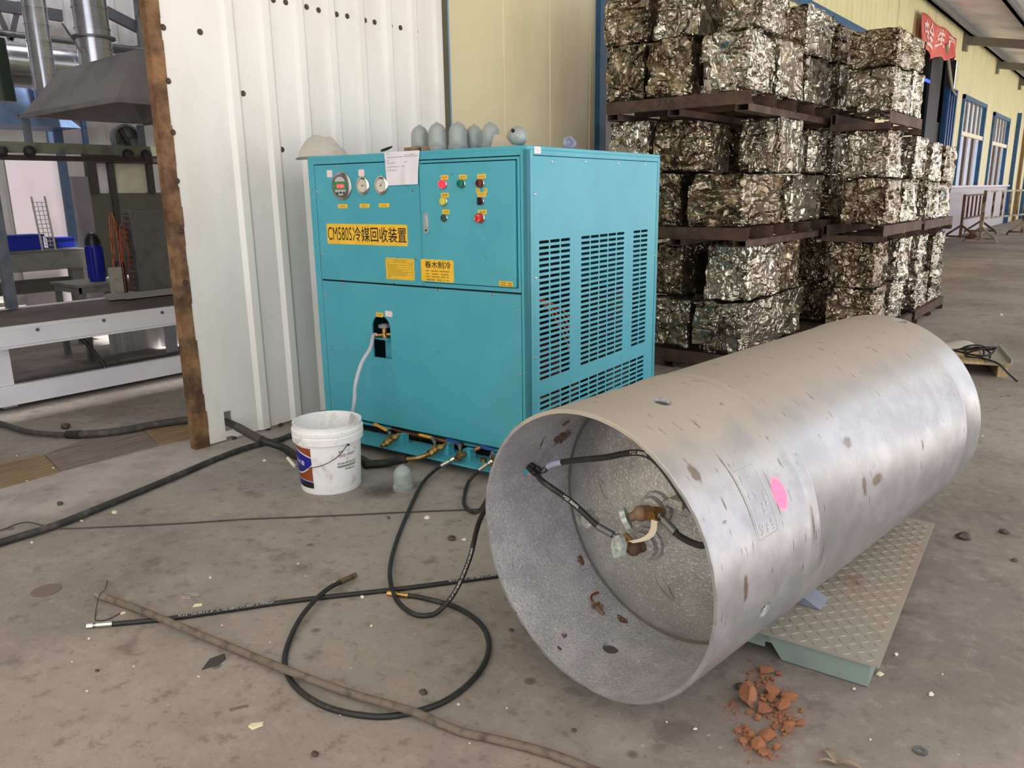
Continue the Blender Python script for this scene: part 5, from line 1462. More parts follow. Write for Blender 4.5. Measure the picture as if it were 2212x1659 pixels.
# water bottle lying on the cabinet, base towards the viewer
p = MMAT @ mloc(1226, 318, 0.55)
_d = MINV.to_3x3() @ pray(1228, 312); _c = MINV @ CAM
_p = _c+_d*((-0.035-_c.x)/_d.x); p = MMAT @ Vector((_p.x, _p.y, MH))
bd = Vector((CAM.x-p.x-0.6, CAM.y-p.y, 0)).normalized()
bt = thing('water_bottle', 'crushed clear plastic water bottle lying on the cabinet corner', 'bottle', (p.x, p.y, MH+0.034))
bt.rotation_euler = bd.to_track_quat('Z', 'Y').to_euler()
CLEAR = N('clear_bottle'); CLEAR.color(lin((232, 234, 246))); CLEAR.rough(0.08); CLEAR.b.inputs['Transmission Weight'].default_value = 0.8; CLEAR.b.inputs['IOR'].default_value = 1.2
m = MB(); m.lathe([(0, 0.0), (0.012, -0.004), (0.022, 0.004), (0.030, 0.002), (0.033, -0.012), (0.033, -0.05), (0.031, -0.054), (0.033, -0.06), (0.033, -0.10), (0.026, -0.135), (0.013, -0.165), (0.013, -0.18)], 28)
for i, v in enumerate(m.v):
    a = math.atan2(v.y, v.x); k = 1+0.07*math.cos(5*a)*(1 if v.z > -0.02 else 0.4); v.x *= k; v.y *= k
m.build('bottle_body', CLEAR.mat, bt); m = MB(); m.cyl((0, 0, -0.17), (0, 0, -0.195), 0.016, None, 18); m.build('bottle_cap', mat('blue_cap', (70, 76, 150), 0.4), bt)
m = MB(); m.lathe([(0.0334, -0.062), (0.0334, -0.098)], 28); m.build('bottle_label', mat('blue_white_label', (120, 124, 190), 0.5), bt)
# paper note hanging over the cabinet edge
note = thing('paper_note', 'white handwritten paper note hanging over the cabinet front edge', 'paper', (0, 0, 0)); note.matrix_world = MMAT
m = MB()
def sheet(u, v):
    a = 0.648+(0.914-0.648)*u+(0.010-0.034*u)*v
    z = MH+0.003-0.184*v+0.004*u*v
    out = 0.005+0.010*math.exp(-((u-0.62)/0.10)**2)*v+0.008*max(0, u-0.7)*v*4*(1-v)*(0.4+u)
    return (fx(a), -out, z)
m.grid(sheet, 26, 14); m.grid(lambda u, v: (sheet(u, 0)[0], -0.005+0.035*v, MH+0.0035), 26, 2); m.build('sheet', PAPER, note, fix=False)
m = MB(); r2 = random.Random(3)
for (v, u0, u1) in ((0.07, 0.06, 0.14), (0.12, 0.58, 0.86), (0.17, 0.07, 0.5), (0.17, 0.55, 0.92), (0.27, 0.05, 0.12), (0.34, 0.05, 0.3), (0.33, 0.58, 0.68), (0.46, 0.06, 0.42), (0.45, 0.5, 0.62), (0.56, 0.06, 0.32)):
    u = u0
    while u < u1:
        w = r2.uniform(0.012, 0.03); x, y, z = sheet(u, v+r2.uniform(-.012, .012)); x2, y2, z2 = sheet(u+w, v+r2.uniform(-.015, .015))
        m.add([(x, y-0.0008, z), (x2, y2-0.0008, z2), (x2, y2-0.0008, z2+0.004), (x, y-0.0008, z+0.004)], [(0, 1, 2, 3)]); u += w+r2.uniform(0.004, 0.014)
m.build('handwriting', GREYINK, note, fix=False)

# ------------------------------------------------------------------ cables, thick hose, rod on the floor
TH_ = 0.024
pw = onX(492, 912, PX)
nz = MMAT @ mloc(878, 992, -0.24)
pts = [Vector((PX-0.18, pw.y-0.05, pw.z+0.01)), Vector((PX+0.01, pw.y+0.002, pw.z-0.004)), fl(560, 948, 0.09), fl(610, 966, 0.045), fl(650, 986, TH_), Vector((1.02, -0.20, TH_)), Vector((1.30, -0.235, TH_)), fl(790, 1003, TH_), fl(835, 1000, 0.030), nz+(nz-MMAT @ mloc(900, 990, -0.22))*0.6, nz]
P = spline(pts, 10); m = MB(); m.tube(P, TH_, 16); o = m.build('suction_hose', BLACK); tag(o, 'thick black hose from the wall hole behind the bucket to the brass valve', 'hose')
m = MB(); m.tube(P[13:22], TH_+0.003, 16); sl = m.build('tape_sleeve', mat('dusty_sleeve', (74, 68, 62), 0.7), o)
m = MB(); m.tube(P[44:50], TH_+0.003, 16); m.build('tape_sleeve', mat('dusty_sleeve', (74, 68, 62), 0.7), o)
m = MB(); m.tube(P[-13:-3], [TH_*0.95]*8+[0.018, 0.015], 16); m.build('hose_tail', BRASS, o)
pts = [fl(-60, 1192, .02), fl(0, 1172, .02), fl(110, 1138, .02), fl(200, 1103, .02), fl(300, 1062, .02), fl(400, 1020, .02), fl(470, 990, .02), fl(540, 965, .02), fl(600, 951, .02), fl(655, 938, .02), (1.0, 0.25, 0.02), (1.35, 0.30, 0.02)]
m = MB(); m.tube(spline(pts, 10), 0.0175, 14); o = m.build('power_cable', mat('sooty_cable', (46, 44, 42), 0.6, c2=(78, 74, 68), scale=16)); tag(o, 'thick black cable running across the floor from the left frame edge to the cabinet', 'cable')
pts = [fl(x, y, .004) for x, y in ((-40, 1148), (0, 1146), (60, 1144), (130, 1142), (280, 1136), (400, 1130), (520, 1122), (640, 1117), (760, 1112), (840, 1108), (930, 1104), (1010, 1101), (1090, 1097), (1160, 1093))]
for i in (1, 3): pts[i].z = 0.005
pts[2].z = 0.042
m = MB(); m.tube(spline(pts, 8), 0.004, 8); o = m.build('thin_cable', mat('thin_cable_grey', (70, 62, 60), 0.7)); tag(o, 'thin dark wire lying straight across the floor towards the drum', 'cable')
pts = [fl(x, y, z) for x, y, z in ((216, 1287, .014), (280, 1309, .016), (350, 1337, .034), (430, 1370, .022), (520, 1407, .016), (600, 1440, .024), (640, 1455, .036), (700, 1478, .022), (780, 1505, .022), (850, 1524, .036), (900, 1540, .032), (950, 1562, .018), (1000, 1582, .013), (1060, 1595, .013), (1150, 1617, .013), (1230, 1643, .013), (1320, 1680, .013))]
P = spline(pts, 8); m = MB(); m.tube(P, [0.0135]*48+[0.0125]*(len(P)-48), 14); o = m.build('dusty_pipe', DUSTY); tag(o, 'long dust-covered hose lying diagonally over the ring and straight hose', 'hose')
m = MB(); d = (P[0]-P[4]).normalized(); m.cyl(P[0]-d*0.05, P[0], 0.0155, None, 14); m.cyl(P[0], P[0]+d*0.02, 0.010, 0.012, 10); m.build('end_fitting', mat('dusty_steel', (140, 132, 122), 0.5, 0.5), o)
m = MB(); m.tube(spline([fl(232, 1254, .002), fl(226, 1275, .02), fl(214, 1287, .03), fl(206, 1330, .003), fl(208, 1340, .003), fl(232, 1338, .003), fl(262, 1323, .003)], 6), 0.0018, 6); m.build('tie_wire', mat('dark_wire', (70, 62, 56), 0.5, 0.5), o)
pts = [fl(x, y, .026) for x, y in ((-60, 898), (0, 914), (50, 930), (100, 937), (150, 939))]+[fl(x, y, .03) for x, y in ((200, 937), (260, 931), (330, 918), (400, 908), (470, 900))]
P = spline(pts, 8); m = MB(); m.tube(P, [0.018]*32+[0.026]*(len(P)-32), 14); o = m.build('suction_hose', mat('grey_black_hose', (64, 60, 57), 0.7, c2=(90, 84, 78), scale=20)); tag(o, 'dusty hose on the workshop floor inside the door, left of the wall sheet', 'hose')
m = MB(); m.cyl(P[31], P[36], 0.027, 0.030, 14); m.build('tape_sleeve', BLACK, o)

# ------------------------------------------------------------------ threshold boards
def wood_material(name, c, c2):
    k = N(name)
    n = k.noise(6, 6, 0.6, k.mapping(scale=(7, 0.5, 1)))
    k.color(k.mix(k.step(n, 0.35, 0.68), lin(c), lin(c2))); k.rough(0.8); k.bump(n, 0.5, 0.004)
    return k.mat
WOODT = wood_material('tan_board', (150, 124, 92), (112, 92, 68)); WOODG = wood_material('grey_board', (132, 120, 112), (98, 88, 82))
for k, (quad, mt, lab) in enumerate(((((-120, 1100), (0, 1054), (130, 1018), (92, 982), (0, 1002), (-120, 1035)), WOODT, 'tan wooden threshold board at the left frame edge'),
                                   (((131, 1017), (340, 962), (302, 922), (180, 950), (95, 981)), WOODG, 'dusty grey wooden threshold board between the two tan boards'),
                                   (((343, 961), (460, 935), (440, 896), (310, 929)), WOODT, 'tan wooden threshold board touching the rusty edge channel'))):
    pts = [fl(x, y, 0.006) for x, y in quad]
    m = MB(); n = len(pts); m.add([tuple(p) for p in pts]+[(p.x, p.y, 0.0) for p in pts], [list(range(n)), list(range(n, 2*n))[::-1]]+[(i, n+i, n+(i+1) % n, (i+1) % n) for i in range(n)])
    tag(m.build('threshold_board', mt), lab, 'wooden board')
m = MB(); q = fl(100, 1276, 0); m.cyl((q.x, q.y, 0.0), (q.x, q.y, 0.003), 0.055, None, 32); tag(m.build('floor_disc', mat('dusty_disc', (112, 101, 92), 0.8)), 'dusty round disc lying flat at the left of the floor', 'disc')

# ------------------------------------------------------------------ litter
def chip(name, pts, h, material, lab, cat='scrap', group=None, lift=0.001):
    P = [fl(x, y, lift) for x, y in pts]
    c = sum(P, Vector())/len(P)
    n = len(P); r = random.Random(len(lab)*31+int(pts[0][0]))
    vs = [(p.x, p.y, lift) for p in P]+[(c.x+(p.x-c.x)*0.86, c.y+(p.y-c.y)*0.86, lift+h*r.uniform(0.6, 1.1)) for p in P]
    m = MB(); m.add(vs, [list(range(n))[::-1], list(range(n, 2*n))]+[(i, (i+1) % n, n+(i+1) % n, n+i) for i in range(n)])
    return tag(m.build(name, material), lab, cat, group)
LITW = mat('white_scrap', (232, 228, 216), 0.7); LITC = mat('cream_scrap', (226, 216, 180), 0.7); LITG = mat('grey_tin_scrap', (158, 150, 142), 0.5, 0.3); LITD = mat('dark_rag', (62, 58, 58), 0.85)
chip('rubber_scrap', ((434, 1448), (452, 1424), (485, 1412), (488, 1424), (472, 1436)), 0.004, LITD, 'dark leaf-shaped rubber scrap below the long dusty hose')
chip('tin_scrap', ((388, 1288), (414, 1288), (413, 1294), (390, 1294)), 0.004, LITG, 'upper of the two pale tin strips left of the ring hose')
chip('tin_scrap', ((398, 1282), (430, 1281), (431, 1287), (415, 1287)), 0.004, LITG, 'longer of the two pale tin strips left of the ring hose')
chip('foam_scrap', ((415, 1312), (420, 1306), (437, 1304), (436, 1309)), 0.004, LITC, 'cream foam sliver above the straight printed hose')
chip('foam_scrap', ((536, 1570), (542, 1564), (566, 1562), (570, 1560), (568, 1568), (545, 1577)), 0.006, LITC, 'largest cream foam sliver near the bottom of the floor')
chip('wood_splinter', ((495, 1532), (536, 1523), (537, 1526), (497, 1536)), 0.004, mat('splinter', (112, 98, 84), 0.8), 'thin brown splinter above the largest foam sliver')
chip('foam_scrap', ((258, 1325), (270, 1321), (272, 1325), (262, 1328)), 0.004, LITC, 'cream foam bit beside the tie wire of the dusty hose')
spots = [(192, 1380, 4, 'white scrap below the silver hose fitting'), (188, 1493, 4, 'white scrap at the left floor below the silver fitting'), (289, 1440, 4, 'cream scrap left of the dark rubber leaf'), (155, 1430, 3, 'tiny white scrap left of the cream one'), (429, 1462, 3, 'white scrap just under the dark rubber leaf'), (480, 1351, 3, 'white scrap between dusty hose and straight hose'), (584, 1388, 3, 'white scrap left of the ring hose'), (802, 1352, 5, 'white square scrap inside the ring hose'), (584, 1440, 4, 'white scrap on the floor against the dusty hose'), (783, 1290, 6, 'silvery scrap above the ring hose'), (723, 1258, 4, 'grey-white scrap left of the ring hose fitting'), (644, 1218, 3, 'cream scrap above the straight hose'), (922, 1119, 8, 'pale paper scrap right of the looping hose'), (1003, 1166, 6, 'cream scrap by the oily patch at the drum rim'), (890, 1190, 2, 'tiny white scrap inside the hose loop'), (990, 1522, 4, 'white scrap right of the ring hose bottom'), (1014, 1606, 3, 'white scrap under the tail of the dusty hose'), (1095, 1530, 3, 'small white scrap in front of the drum lip'), (735, 1544, 4, 'cream scrap against the ring hose bottom'), (660, 1245, 2, 'tiny scrap near the loop'), (247, 1107, 7, 'white paper crumb beside the thick cable'), (176, 1125, 5, 'white blob beside the thin wire'), (69, 1172, 4, 'white crumb at the left floor below the cable'), (571, 995, 5, 'pinkish screw-like scrap left of the bucket'), (454, 1248, 5, 'dull cream scrap above the tin strips'), (115, 1011, 3, 'white crumb on the tan threshold board'), (58, 1039, 3, 'white crumb below the tan threshold board'), (36, 985, 3, 'white flake above the tan threshold board'), (2012, 1500, 8, 'white scrap right of the platform scale corner'), (1936, 1414, 8, 'upright white plastic bit beyond the platform corner'), (1900, 1457, 11, 'cream shell-like scrap by the platform scale corner'), (1846, 1488, 5, 'small white scrap in front of the platform corner'), (2036, 1457, 3, 'white dot right of the platform scale'), (1880, 1598, 3, 'pale crumb right of the brick rubble'), (1502, 1575, 5, 'pale pebble left of the brick rubble'), (1440, 1560, 3, 'small pale pebble left of the rubble'), (2163, 680, 5, 'white paper scrap far out on the yard floor'), (2122, 942, 3, 'white crumb right of the drum'), (1990, 1180, 4, 'white fleck on the yard behind the platform')]
r3 = random.Random(11)
for (px, py, s, lab) in spots:
    s *= 0.75
    n = r3.choice((4, 5, 6)); a0 = r3.uniform(0, 6)
    pts = [(px+s*1.3*r3.uniform(.6, 1.1)*math.cos(a0+2*PI*i/n), py+s*0.75*r3.uniform(.6, 1.1)*math.sin(a0+2*PI*i/n)) for i in range(n)]
    pts = pts[::-1]
    chip('paper_scrap', pts, 0.005 if s > 4 else 0.003, r3.choice((LITW, LITC, LITW)), lab, 'scrap', None, 0.002 if py > 1040 or px > 200 else 0.009)
darks = [(2080, 1163, 12, 'dark clod of dirt on the yard right of the drum'), (2170, 1152, 8, 'flat dark scrap at the right frame edge'), (2190, 1212, 5, 'dark crumb near the right frame edge'), (523, 1413, 6, 'rust-brown crumb above the dusty hose'), (210, 1450, 4, 'dark crumb at the left floor'), (915, 1498, 8, 'dark brown clod inside the ring hose'), (975, 1166, 9, 'brown clod by the oily patch'), (1105, 1363, 5, 'rusty bolt stub beside the drum lip'), (680, 1632, 7, 'dark bolt near the bottom frame edge'), (1240, 1580, 5, 'dark crumb under the drum lip'), (1600, 1488, 10, 'dark clod left of the brick rubble'), (142, 925, 9, 'black rag knot inside the workshop door'), (130, 1090, 6, 'dark crumb at the cable'), (840, 1120, 4, 'dark speck by the hose loop')]
for (px, py, s, lab) in darks:
    q = fl(px, py, 0); R = s*(q-CAM).length/FPX
    m = MB(); m.ball((0, 0, 0), R, 10, 7, 1.1, 0.9, 0.55)
    for v in m.v: v += mnoise.noise_vector(v*(1.2/R)+Vector((px, py, 0)))*R*0.35
    for v in m.v: v.z = max(-R*0.45, v.z)
    o = m.build('dirt_clod', rust_steel('dirt_'+str(px % 3), (70, 60, 54), (104, 90, 80)) if s > 0 else LITD); o.location = (q.x, q.y, R*0.46); tag(o, lab, 'debris')
# washer, dry leaf
q = fl(1988, 1623, 0)
m = MB(); m.lathe([(0.009, 0), (0.020, 0), (0.020, 0.003), (0.009, 0.003), (0.009, 0)], 24); o = m.build('washer', GREYSTEEL); o.location = (q.x, q.y, 0.001); tag(o, 'grey steel washer lying on the floor at lower right', 'washer')
LEAF = mat('dry_leaf', (142, 126, 106), 0.8, c2=(110, 96, 80), scale=20)
m = MB()
pa, pb, pc, pd = fl(1781, 1618, 0.004), fl(1806, 1652, 0.004), fl(1762, 1648, 0.004), fl(1862, 1662, 0.004)
for a, b, w in ((pa, pb, 0.012), (pb, pc, 0.006), (pb, pd, 0.010)):
    d = (b-a); s = Vector((-d.y, d.x, 0)).normalized()
    m.grid(lambda u, v, a=a, b=b, s=s, w=w: tuple(a.lerp(b, u)+s*(w*(v-.5)*2*math.sin(PI*(0.12+0.8*u)))+Vector((0, 0, 0.006*abs(v-.5)+0.012*math.sin(PI*u)))), 10, 4)
tag(m.build('dry_leaf', LEAF), 'curled dry leaf at the bottom right of the floor', 'leaf')

# ------------------------------------------------------------------ brick rubble
def brick_material():
    k = N('broken_brick')
    n = k.noise(12, 7, 0.65); n2 = k.noise(60, 4)
    c = k.mix(k.step(n, 0.35, 0.65), lin((182, 126, 92)), lin((152, 98, 70)))
    c = k.mix(k.math('MULTIPLY', k.step(n2, 0.6, 0.72), 0.6), c, lin((112, 78, 62)))
    k.color(c); k.rough(0.9); k.bump(n2, 0.6, 0.004)
    return k.mat
BRICK = brick_material()
def rock_mesh(seed, blocky):
    bm = bmesh.new(); bmesh.ops.create_cube(bm, size=2.0); bmesh.ops.subdivide_edges(bm, edges=bm.edges, cuts=4, use_grid_fill=True)
    r = random.Random(seed); planes = [(Vector((r.gauss(0, 1), r.gauss(0, 1), r.gauss(0, 1))).normalized(), r.uniform(0.62, 1.05)) for _ in range(12)]
    for v in bm.verts:
        p = v.co.lerp(v.co.normalized()*1.15, 0.15 if blocky else 0.55)
        for nrm, d in planes:
            e = p.dot(nrm)-d
            if e > 0: p = p-nrm*e
        v.co = p+mnoise.noise_vector(p*2.3+Vector((seed, 0, 0)))*0.07
    me = bpy.data.meshes.new('brick_piece'); bm.to_mesh(me); bm.free(); me.materials.append(BRICK)
    return me
ROCKS = [rock_mesh(s, s % 2 == 0) for s in range(8)]
big = [(1617, 1508, 22, 1.0, 'largest squarish brick lump in the rubble heap'), (1655, 1446, 16, .5, 'flat brick piece at the top of the rubble heap, nearest the platform'), (1669, 1492, 17, .55, 'rectangular brick piece right of the largest lump'), (1704, 1502, 18, .5, 'pointed brick piece at the right of the heap'), (1690, 1522, 20, .5, 'reddish brick flake under the pointed piece'), (1653, 1530, 18, .45, 'flat brick flake in the middle of the heap'), (1659, 1588, 22, .5, 'broad brick piece in the lower part of the heap'), (1621, 1588, 10, .8, 'rounded brick bit left of the broad lower piece'), (1640, 1607, 18, .5, 'long brick flake at the bottom of the heap'), (1679, 1614, 10, .8, 'dark-red brick bit at the lower right of the heap'), (1650, 1625, 12, .5, 'lowest brick flake of the heap'), (1705, 1563, 13, .5, 'brick sliver at the right tip of the heap'), (1728, 1562, 11, .6, 'outermost brick sliver at the right tip'), (1703, 1574, 11, .5, 'brick chip below the right tip slivers'), (1682, 1455, 9, .6, 'small brick chip right of the top piece'), (1636, 1549, 9, .6, 'slender brick chip between the upper and lower heap'), (1612, 1577, 9, .5, 'brick chip at the left end of the lower heap'), (1593, 1576, 8, .5, 'outermost left chip of the lower heap'), (1606, 1600, 10, .6, 'upright brick sliver left of the lower heap'), (1620, 1538, 8, .5, 'brick chip under the largest lump'), (1665, 1506, 12, .5, 'brick chip beneath the rectangular piece')]
r4 = random.Random(5)
for k, (px, py, s, hz, lab) in enumerate(big):
    q = fl(px, py+s*0.4, 0); R = 0.85*s*(q-CAM).length/FPX
    o = bpy.data.objects.new('brick_fragment', ROCKS[k % 8]); COL.objects.link(o)
    o.scale = (R, R*r4.uniform(0.7, 1.0), R*hz); o.rotation_euler = (r4.uniform(-.15, .15), r4.uniform(-.15, .15), YAW+r4.uniform(-.5, .5)); o.location = (q.x, q.y, R*hz*0.9)
    tag(o, lab, 'brick', 'broken brick pieces')
zones = [(1640, 1470, 26, 40), (1690, 1545, 30, 45), (1660, 1520, 30, 40), (1580, 1530, 22, 16), (1625, 1600, 26, 30), (1700, 1570, 26, 28), (1655, 1625, 30, 24), (1600, 1575, 16, 14)]
k = 0
for (cx_, cy_, rad, cnt) in zones:
    for _ in range(cnt//2):
        px = cx_+r4.gauss(0, .55)*rad; py = cy_+r4.gauss(0, .5)*rad
        s = r4.uniform(2.2, 6.0); q = fl(px, py, 0); R = s*(q-CAM).length/FPX
        o = bpy.data.objects.new('brick_crumb', ROCKS[k % 8]); COL.objects.link(o); k += 1
        o.scale = (R, R*0.8, R*0.6); o.rotation_euler = (0, 0, r4.uniform(0, 6)); o.location = (q.x, q.y, R*0.5)
        tag(o, 'small reddish brick crumb scattered in the rubble heap', 'brick', 'small brick crumbs of the rubble heap')
# brick dust: nobody could count the grains
m = MB(); r5 = random.Random(9)
for (cx_, cy_, rad, cnt) in zones:
    for _ in range(cnt*12):
        px = cx_+r5.gauss(0, .7)*rad; py = cy_+r5.gauss(0, .6)*rad; q = fl(px, py, 0); R = r5.uniform(0.4, 1.7)*(q-CAM).length/FPX
        a = r5.uniform(0, 6)
        b = [(q.x+R*math.cos(a+2.1*i), q.y+R*math.sin(a+2.1*i), 0.0005) for i in range(3)]
        m.add(b+[(q.x, q.y, R)], [(0, 1, 3), (1, 2, 3), (2, 0, 3)])
o = m.build('brick_dust', BRICK, None, fix=False); tag(o, 'reddish brick dust and grit spread round the rubble heap', 'brick dust', None, 'stuff')

# ------------------------------------------------------------------ wooden pallet with rubbish beyond the drum
wp = thing('wooden_pallet', 'small wooden skid with plastic film and cable beyond the drum end', 'pallet', fl(2140, 812, 0), 0.25)
PINE = wood_material('pale_pine', (196, 170, 130), (168, 140, 102))
for k in range(4):
    m = MB(); m.box((-0.75, -0.05+k*0.19, 0.10), (0.12, 0.12+k*0.19, 0.12)); m.build('deck_board', PINE, wp)
for x in (-0.68, -0.3, 0.04):
    m = MB(); m.box((x, -0.03, 0.0), (x+0.07, 0.62, 0.10)); m.build('block', PINE, wp)
pm = wp.matrix_basis.copy()
WM = Matrix.Translation(wp.location) @ Matrix.Rotation(0.25, 4, 'Z')
m = MB(); m.grid(lambda u, v: (-0.72+0.66*u, 0.42+0.24*v+0.03*math.sin(9*u), 0.125+0.10*math.sin(PI*v)*(0.6+0.4*math.sin(7*u+1))*math.sin(PI*u)**0.5+0.01), 24, 8); o = m.build('plastic_film', BAG.mat); o.matrix_world = WM; tag(o, 'crumpled whitish plastic film lying on the wooden skid', 'plastic film')
m = MB(); ring = []
for i in range(60):
    a = i*0.42; ring.append((-0.12+0.11*math.cos(a)+0.05*math.sin(i*.3), 0.10+0.10*math.sin(a), 0.135+0.004*i*0.3+0.05*max(0, math.sin(a+i*0.05))))
m.tube(spline(ring, 4), 0.008, 8); m.tube(spline([(-0.1, 0.05, 0.14), (0.02, -0.08, 0.13), (0.10, -0.14, 0.06), (0.16, -0.2, 0.012)], 6), 0.008, 8); o = m.build('cable_coil', BLACK); o.matrix_world = WM; tag(o, 'black cable coil on the wooden skid beyond the drum', 'cable')
m = MB(); m.box((-0.05, -0.07, 0.122), (0.13, 0.66, 0.127)); m.box((0.12, -0.07, 0.127), (0.135, 0.66, 0.16)); o = m.build('tin_tray', mat('dull_tin', (178, 176, 164), 0.35, 0.7)); o.matrix_world = WM; tag(o, 'bent tin sheet along the right edge of the wooden skid', 'sheet metal')
m = MB(); m.box((-0.46, 0.24, 0.122), (-0.36, 0.30, 0.15)); o = m.build('red_plug', mat('red_plastic', (190, 60, 54), 0.5)); o.matrix_world = WM; tag(o, 'small red plastic plug on the wooden skid', 'plug')

# ------------------------------------------------------------------ steel barriers in the far yard
BARR = mat('rusted_cream_paint', (176, 162, 132), 0.6, 0.2, c2=(92, 62, 44), scale=3.0, lo=0.42, hi=0.6)
BARR2 = mat('rusted_barrier_brown', (112, 80, 58), 0.65, 0.2, c2=(70, 48, 38), scale=3.0)
def barrier(label, e1, e2, H, nb, footw, mt):
    e1 = Vector(e1); e2 = Vector(e2); L = (e2-e1).length; a = math.atan2(e2.y-e1.y, e2.x-e1.x)
    t = thing('crowd_barrier', label, 'barrier', e1, a, 'steel barriers in the far yard')
    for x in (0, L):
        m = MB(); m.bar((x, 0, 0.05), (x, 0, H), 0.07, 0.07); m.build('post', mt, t)
        m = MB(); m.bar((x, -footw, 0.10), (x, footw, 0.10), 0.05, 0.05); m.bar((x, -footw, 0.10), (x, 0, 0.42), 0.05, 0.06); m.bar((x, footw, 0.10), (x, 0, 0.42), 0.05, 0.06); m.bar((x, -footw, 0.10), (x, -footw-0.06, 0.0), 0.05, 0.05); m.bar((x, footw, 0.10), (x, footw+0.06, 0.0), 0.05, 0.05)
        m.build('foot', mt, t)
    m = MB(); m.bar((0, 0, H-0.03), (L, 0, H-0.03), 0.06, 0.05); m.build('top_rail', mt, t)
    m = MB(); m.bar((0, 0, H*0.46), (L, 0, H*0.46), 0.06, 0.05); m.build('bottom_rail', mt, t)
    for k in range(nb):
        x = L*(k+1)/(nb+1)
        m = MB(); m.bar((x, 0, H*0.46), (x, 0, H-0.03), 0.05, 0.05); m.build('upright', mt, t)
e1, e2, e3 = fl(2073, 518), fl(2116, 523), fl(2206, 508)
barrier('brown rusted steel barrier nearest the bale stacks', e1, (e1.x+0.35, e1.y+3.2, 0) if False else (fl(2116, 505).x, fl(2116, 505).y, 0), 1.30, 4, 0.42, BARR2)
barrier('cream painted rusted barrier at the right frame edge', e2, e3, 1.42, 4, 0.36, BARR)

# ------------------------------------------------------------------ torn red banner over the dark doorway
bn = thing('red_banner', 'torn red cloth banner with white characters above the dark doorway', 'banner', (0.14, 17.35, 5.30))
REDC = mat('faded_red_cloth', (206, 92, 86), 0.8, c2=(222, 128, 116), scale=0.9)
def cloth(y, v):
    sag = (0.55 if y < 1.2 else 1.18)
    z = -v*(0.74-0.24*max(0, (y-2.2)/1.8)+0.06*math.sin(5*y))
    return (0.03+0.10*math.sin(y*2.1+v)*v+0.05*math.sin(6*y)*v, y, z+0.03*math.sin(3*y))
m = MB(); m.grid(lambda u, v: cloth(4.05*u, v), 40, 10); o = m.build('cloth', REDC, bn, fix=False)
md = o.modifiers.new('thick', 'SOLIDIFY'); md.thickness = 0.006
m = MB()
for body, y0, y1, v0, v1 in (('安', 0.15, 0.65, 0.9, 0.15), ('全', 0.75, 1.25, 0.85, 0.1), ('生', 1.9, 2.65, 0.62, 0.08), ('产', 2.95, 3.75, 0.62, 0.08)):
    vs, fs, w, h = text2d(body, 1.0, 0.02)
    out = []
    for x, y in vs:
        c = cloth(y0+(y1-y0)*x/w, v0+(v1-v0)*y/h); out.append((c[0]+0.02, c[1], c[2]))
    m.add(out, fs)
m.build('lettering', mat('white_cloth_print', (236, 206, 200), 0.8), bn, fix=False)
m = MB()
for k in (0, 1): m.tube(spline([(0.18, 20.2+0.1*k, 5.0), (0.22, 20.7+0.15*k, 4.4), (0.22, 21.3+0.15*k, 4.05-0.03*k), (0.2, 21.9+0.1*k, 3.95)], 8), 0.03, 8)
o = m.build('hanging_rope', mat('rope_grey', (140, 134, 112), 0.8)); tag(o, 'grey rope hanging from the red banner down to the blue door leaf', 'rope')
# ------------------------------------------------------------------ inside the workshop, left of the wall sheet
ALU = mat('pale_aluminium', (236, 236, 242), 0.4, 0.0, c2=(226, 226, 234), scale=2)
BELT = mat('brown_belt', (92, 82, 76), 0.7, c2=(76, 68, 62), scale=3)
cv = thing('conveyor_line', 'long low roller line with brown belt and pale aluminium side rails', 'conveyor', (-2.5, 0, 0))
Y0, Y1 = -3.2, 3.6
m = MB(); m.box((-0.55, Y0, 0.585), (0.55, Y1, 0.615)); m.build('belt', BELT, cv)
m = MB(); m.box((0.55, Y0, 0.48), (0.60, Y1, 0.60)); m.box((0.545, Y0, 0.60), (0.605, Y1, 0.622)); m.box((0.54, Y0, 0.462), (0.61, Y1, 0.478)); m.build('near_rail', ALU, cv)
m = MB(); m.box((-0.60, Y0, 0.48), (-0.55, Y1, 0.625)); m.build('far_rail', ALU, cv)
m = MB(); m.box((0.55, Y0, 0.03), (0.60, Y1, 0.165)); m.box((0.605, Y0, 0.03), (0.607, Y1, 0.075)); m.box((0.52, Y0, 0.165), (0.58, Y1, 0.175)); m.build('lower_rail', ALU, cv)
for x in (0.50, -0.55):
    for y in (-2.6, -0.95, 0.95, 2.6):
        m = MB(); m.box((x-0.03, y-0.05, 0), (x+0.03, y+0.05, 0.585)); m.build('leg', ALU, cv)
b0 = None
for (px, py) in ((81, 712), (224, 692), (350, 675)):
    p = onX(px, py, -1.9)
    if b0 is None:
        m = MB(); m.cyl((0, 0, 0), (0.008, 0, 0), 0.014, 0.012, 12); b0 = m.build('bolt', GREYSTEEL, cv); o = b0
    else: o = b0.copy(); COL.objects.link(o)
    o.location = (0.60, p.y, p.z)
m = MB(); m.tube(spline([(-2.75, -0.35, 0.44), (-2.7, -0.1, 0.36), (-2.65, 0.05, 0.12), (-2.62, 0.08, 0.02)], 8), 0.018, 10); o = m.build('floor_conduit', GREYSTEEL); tag(o, 'bent grey conduit pipe under the roller line at the left', 'pipe')

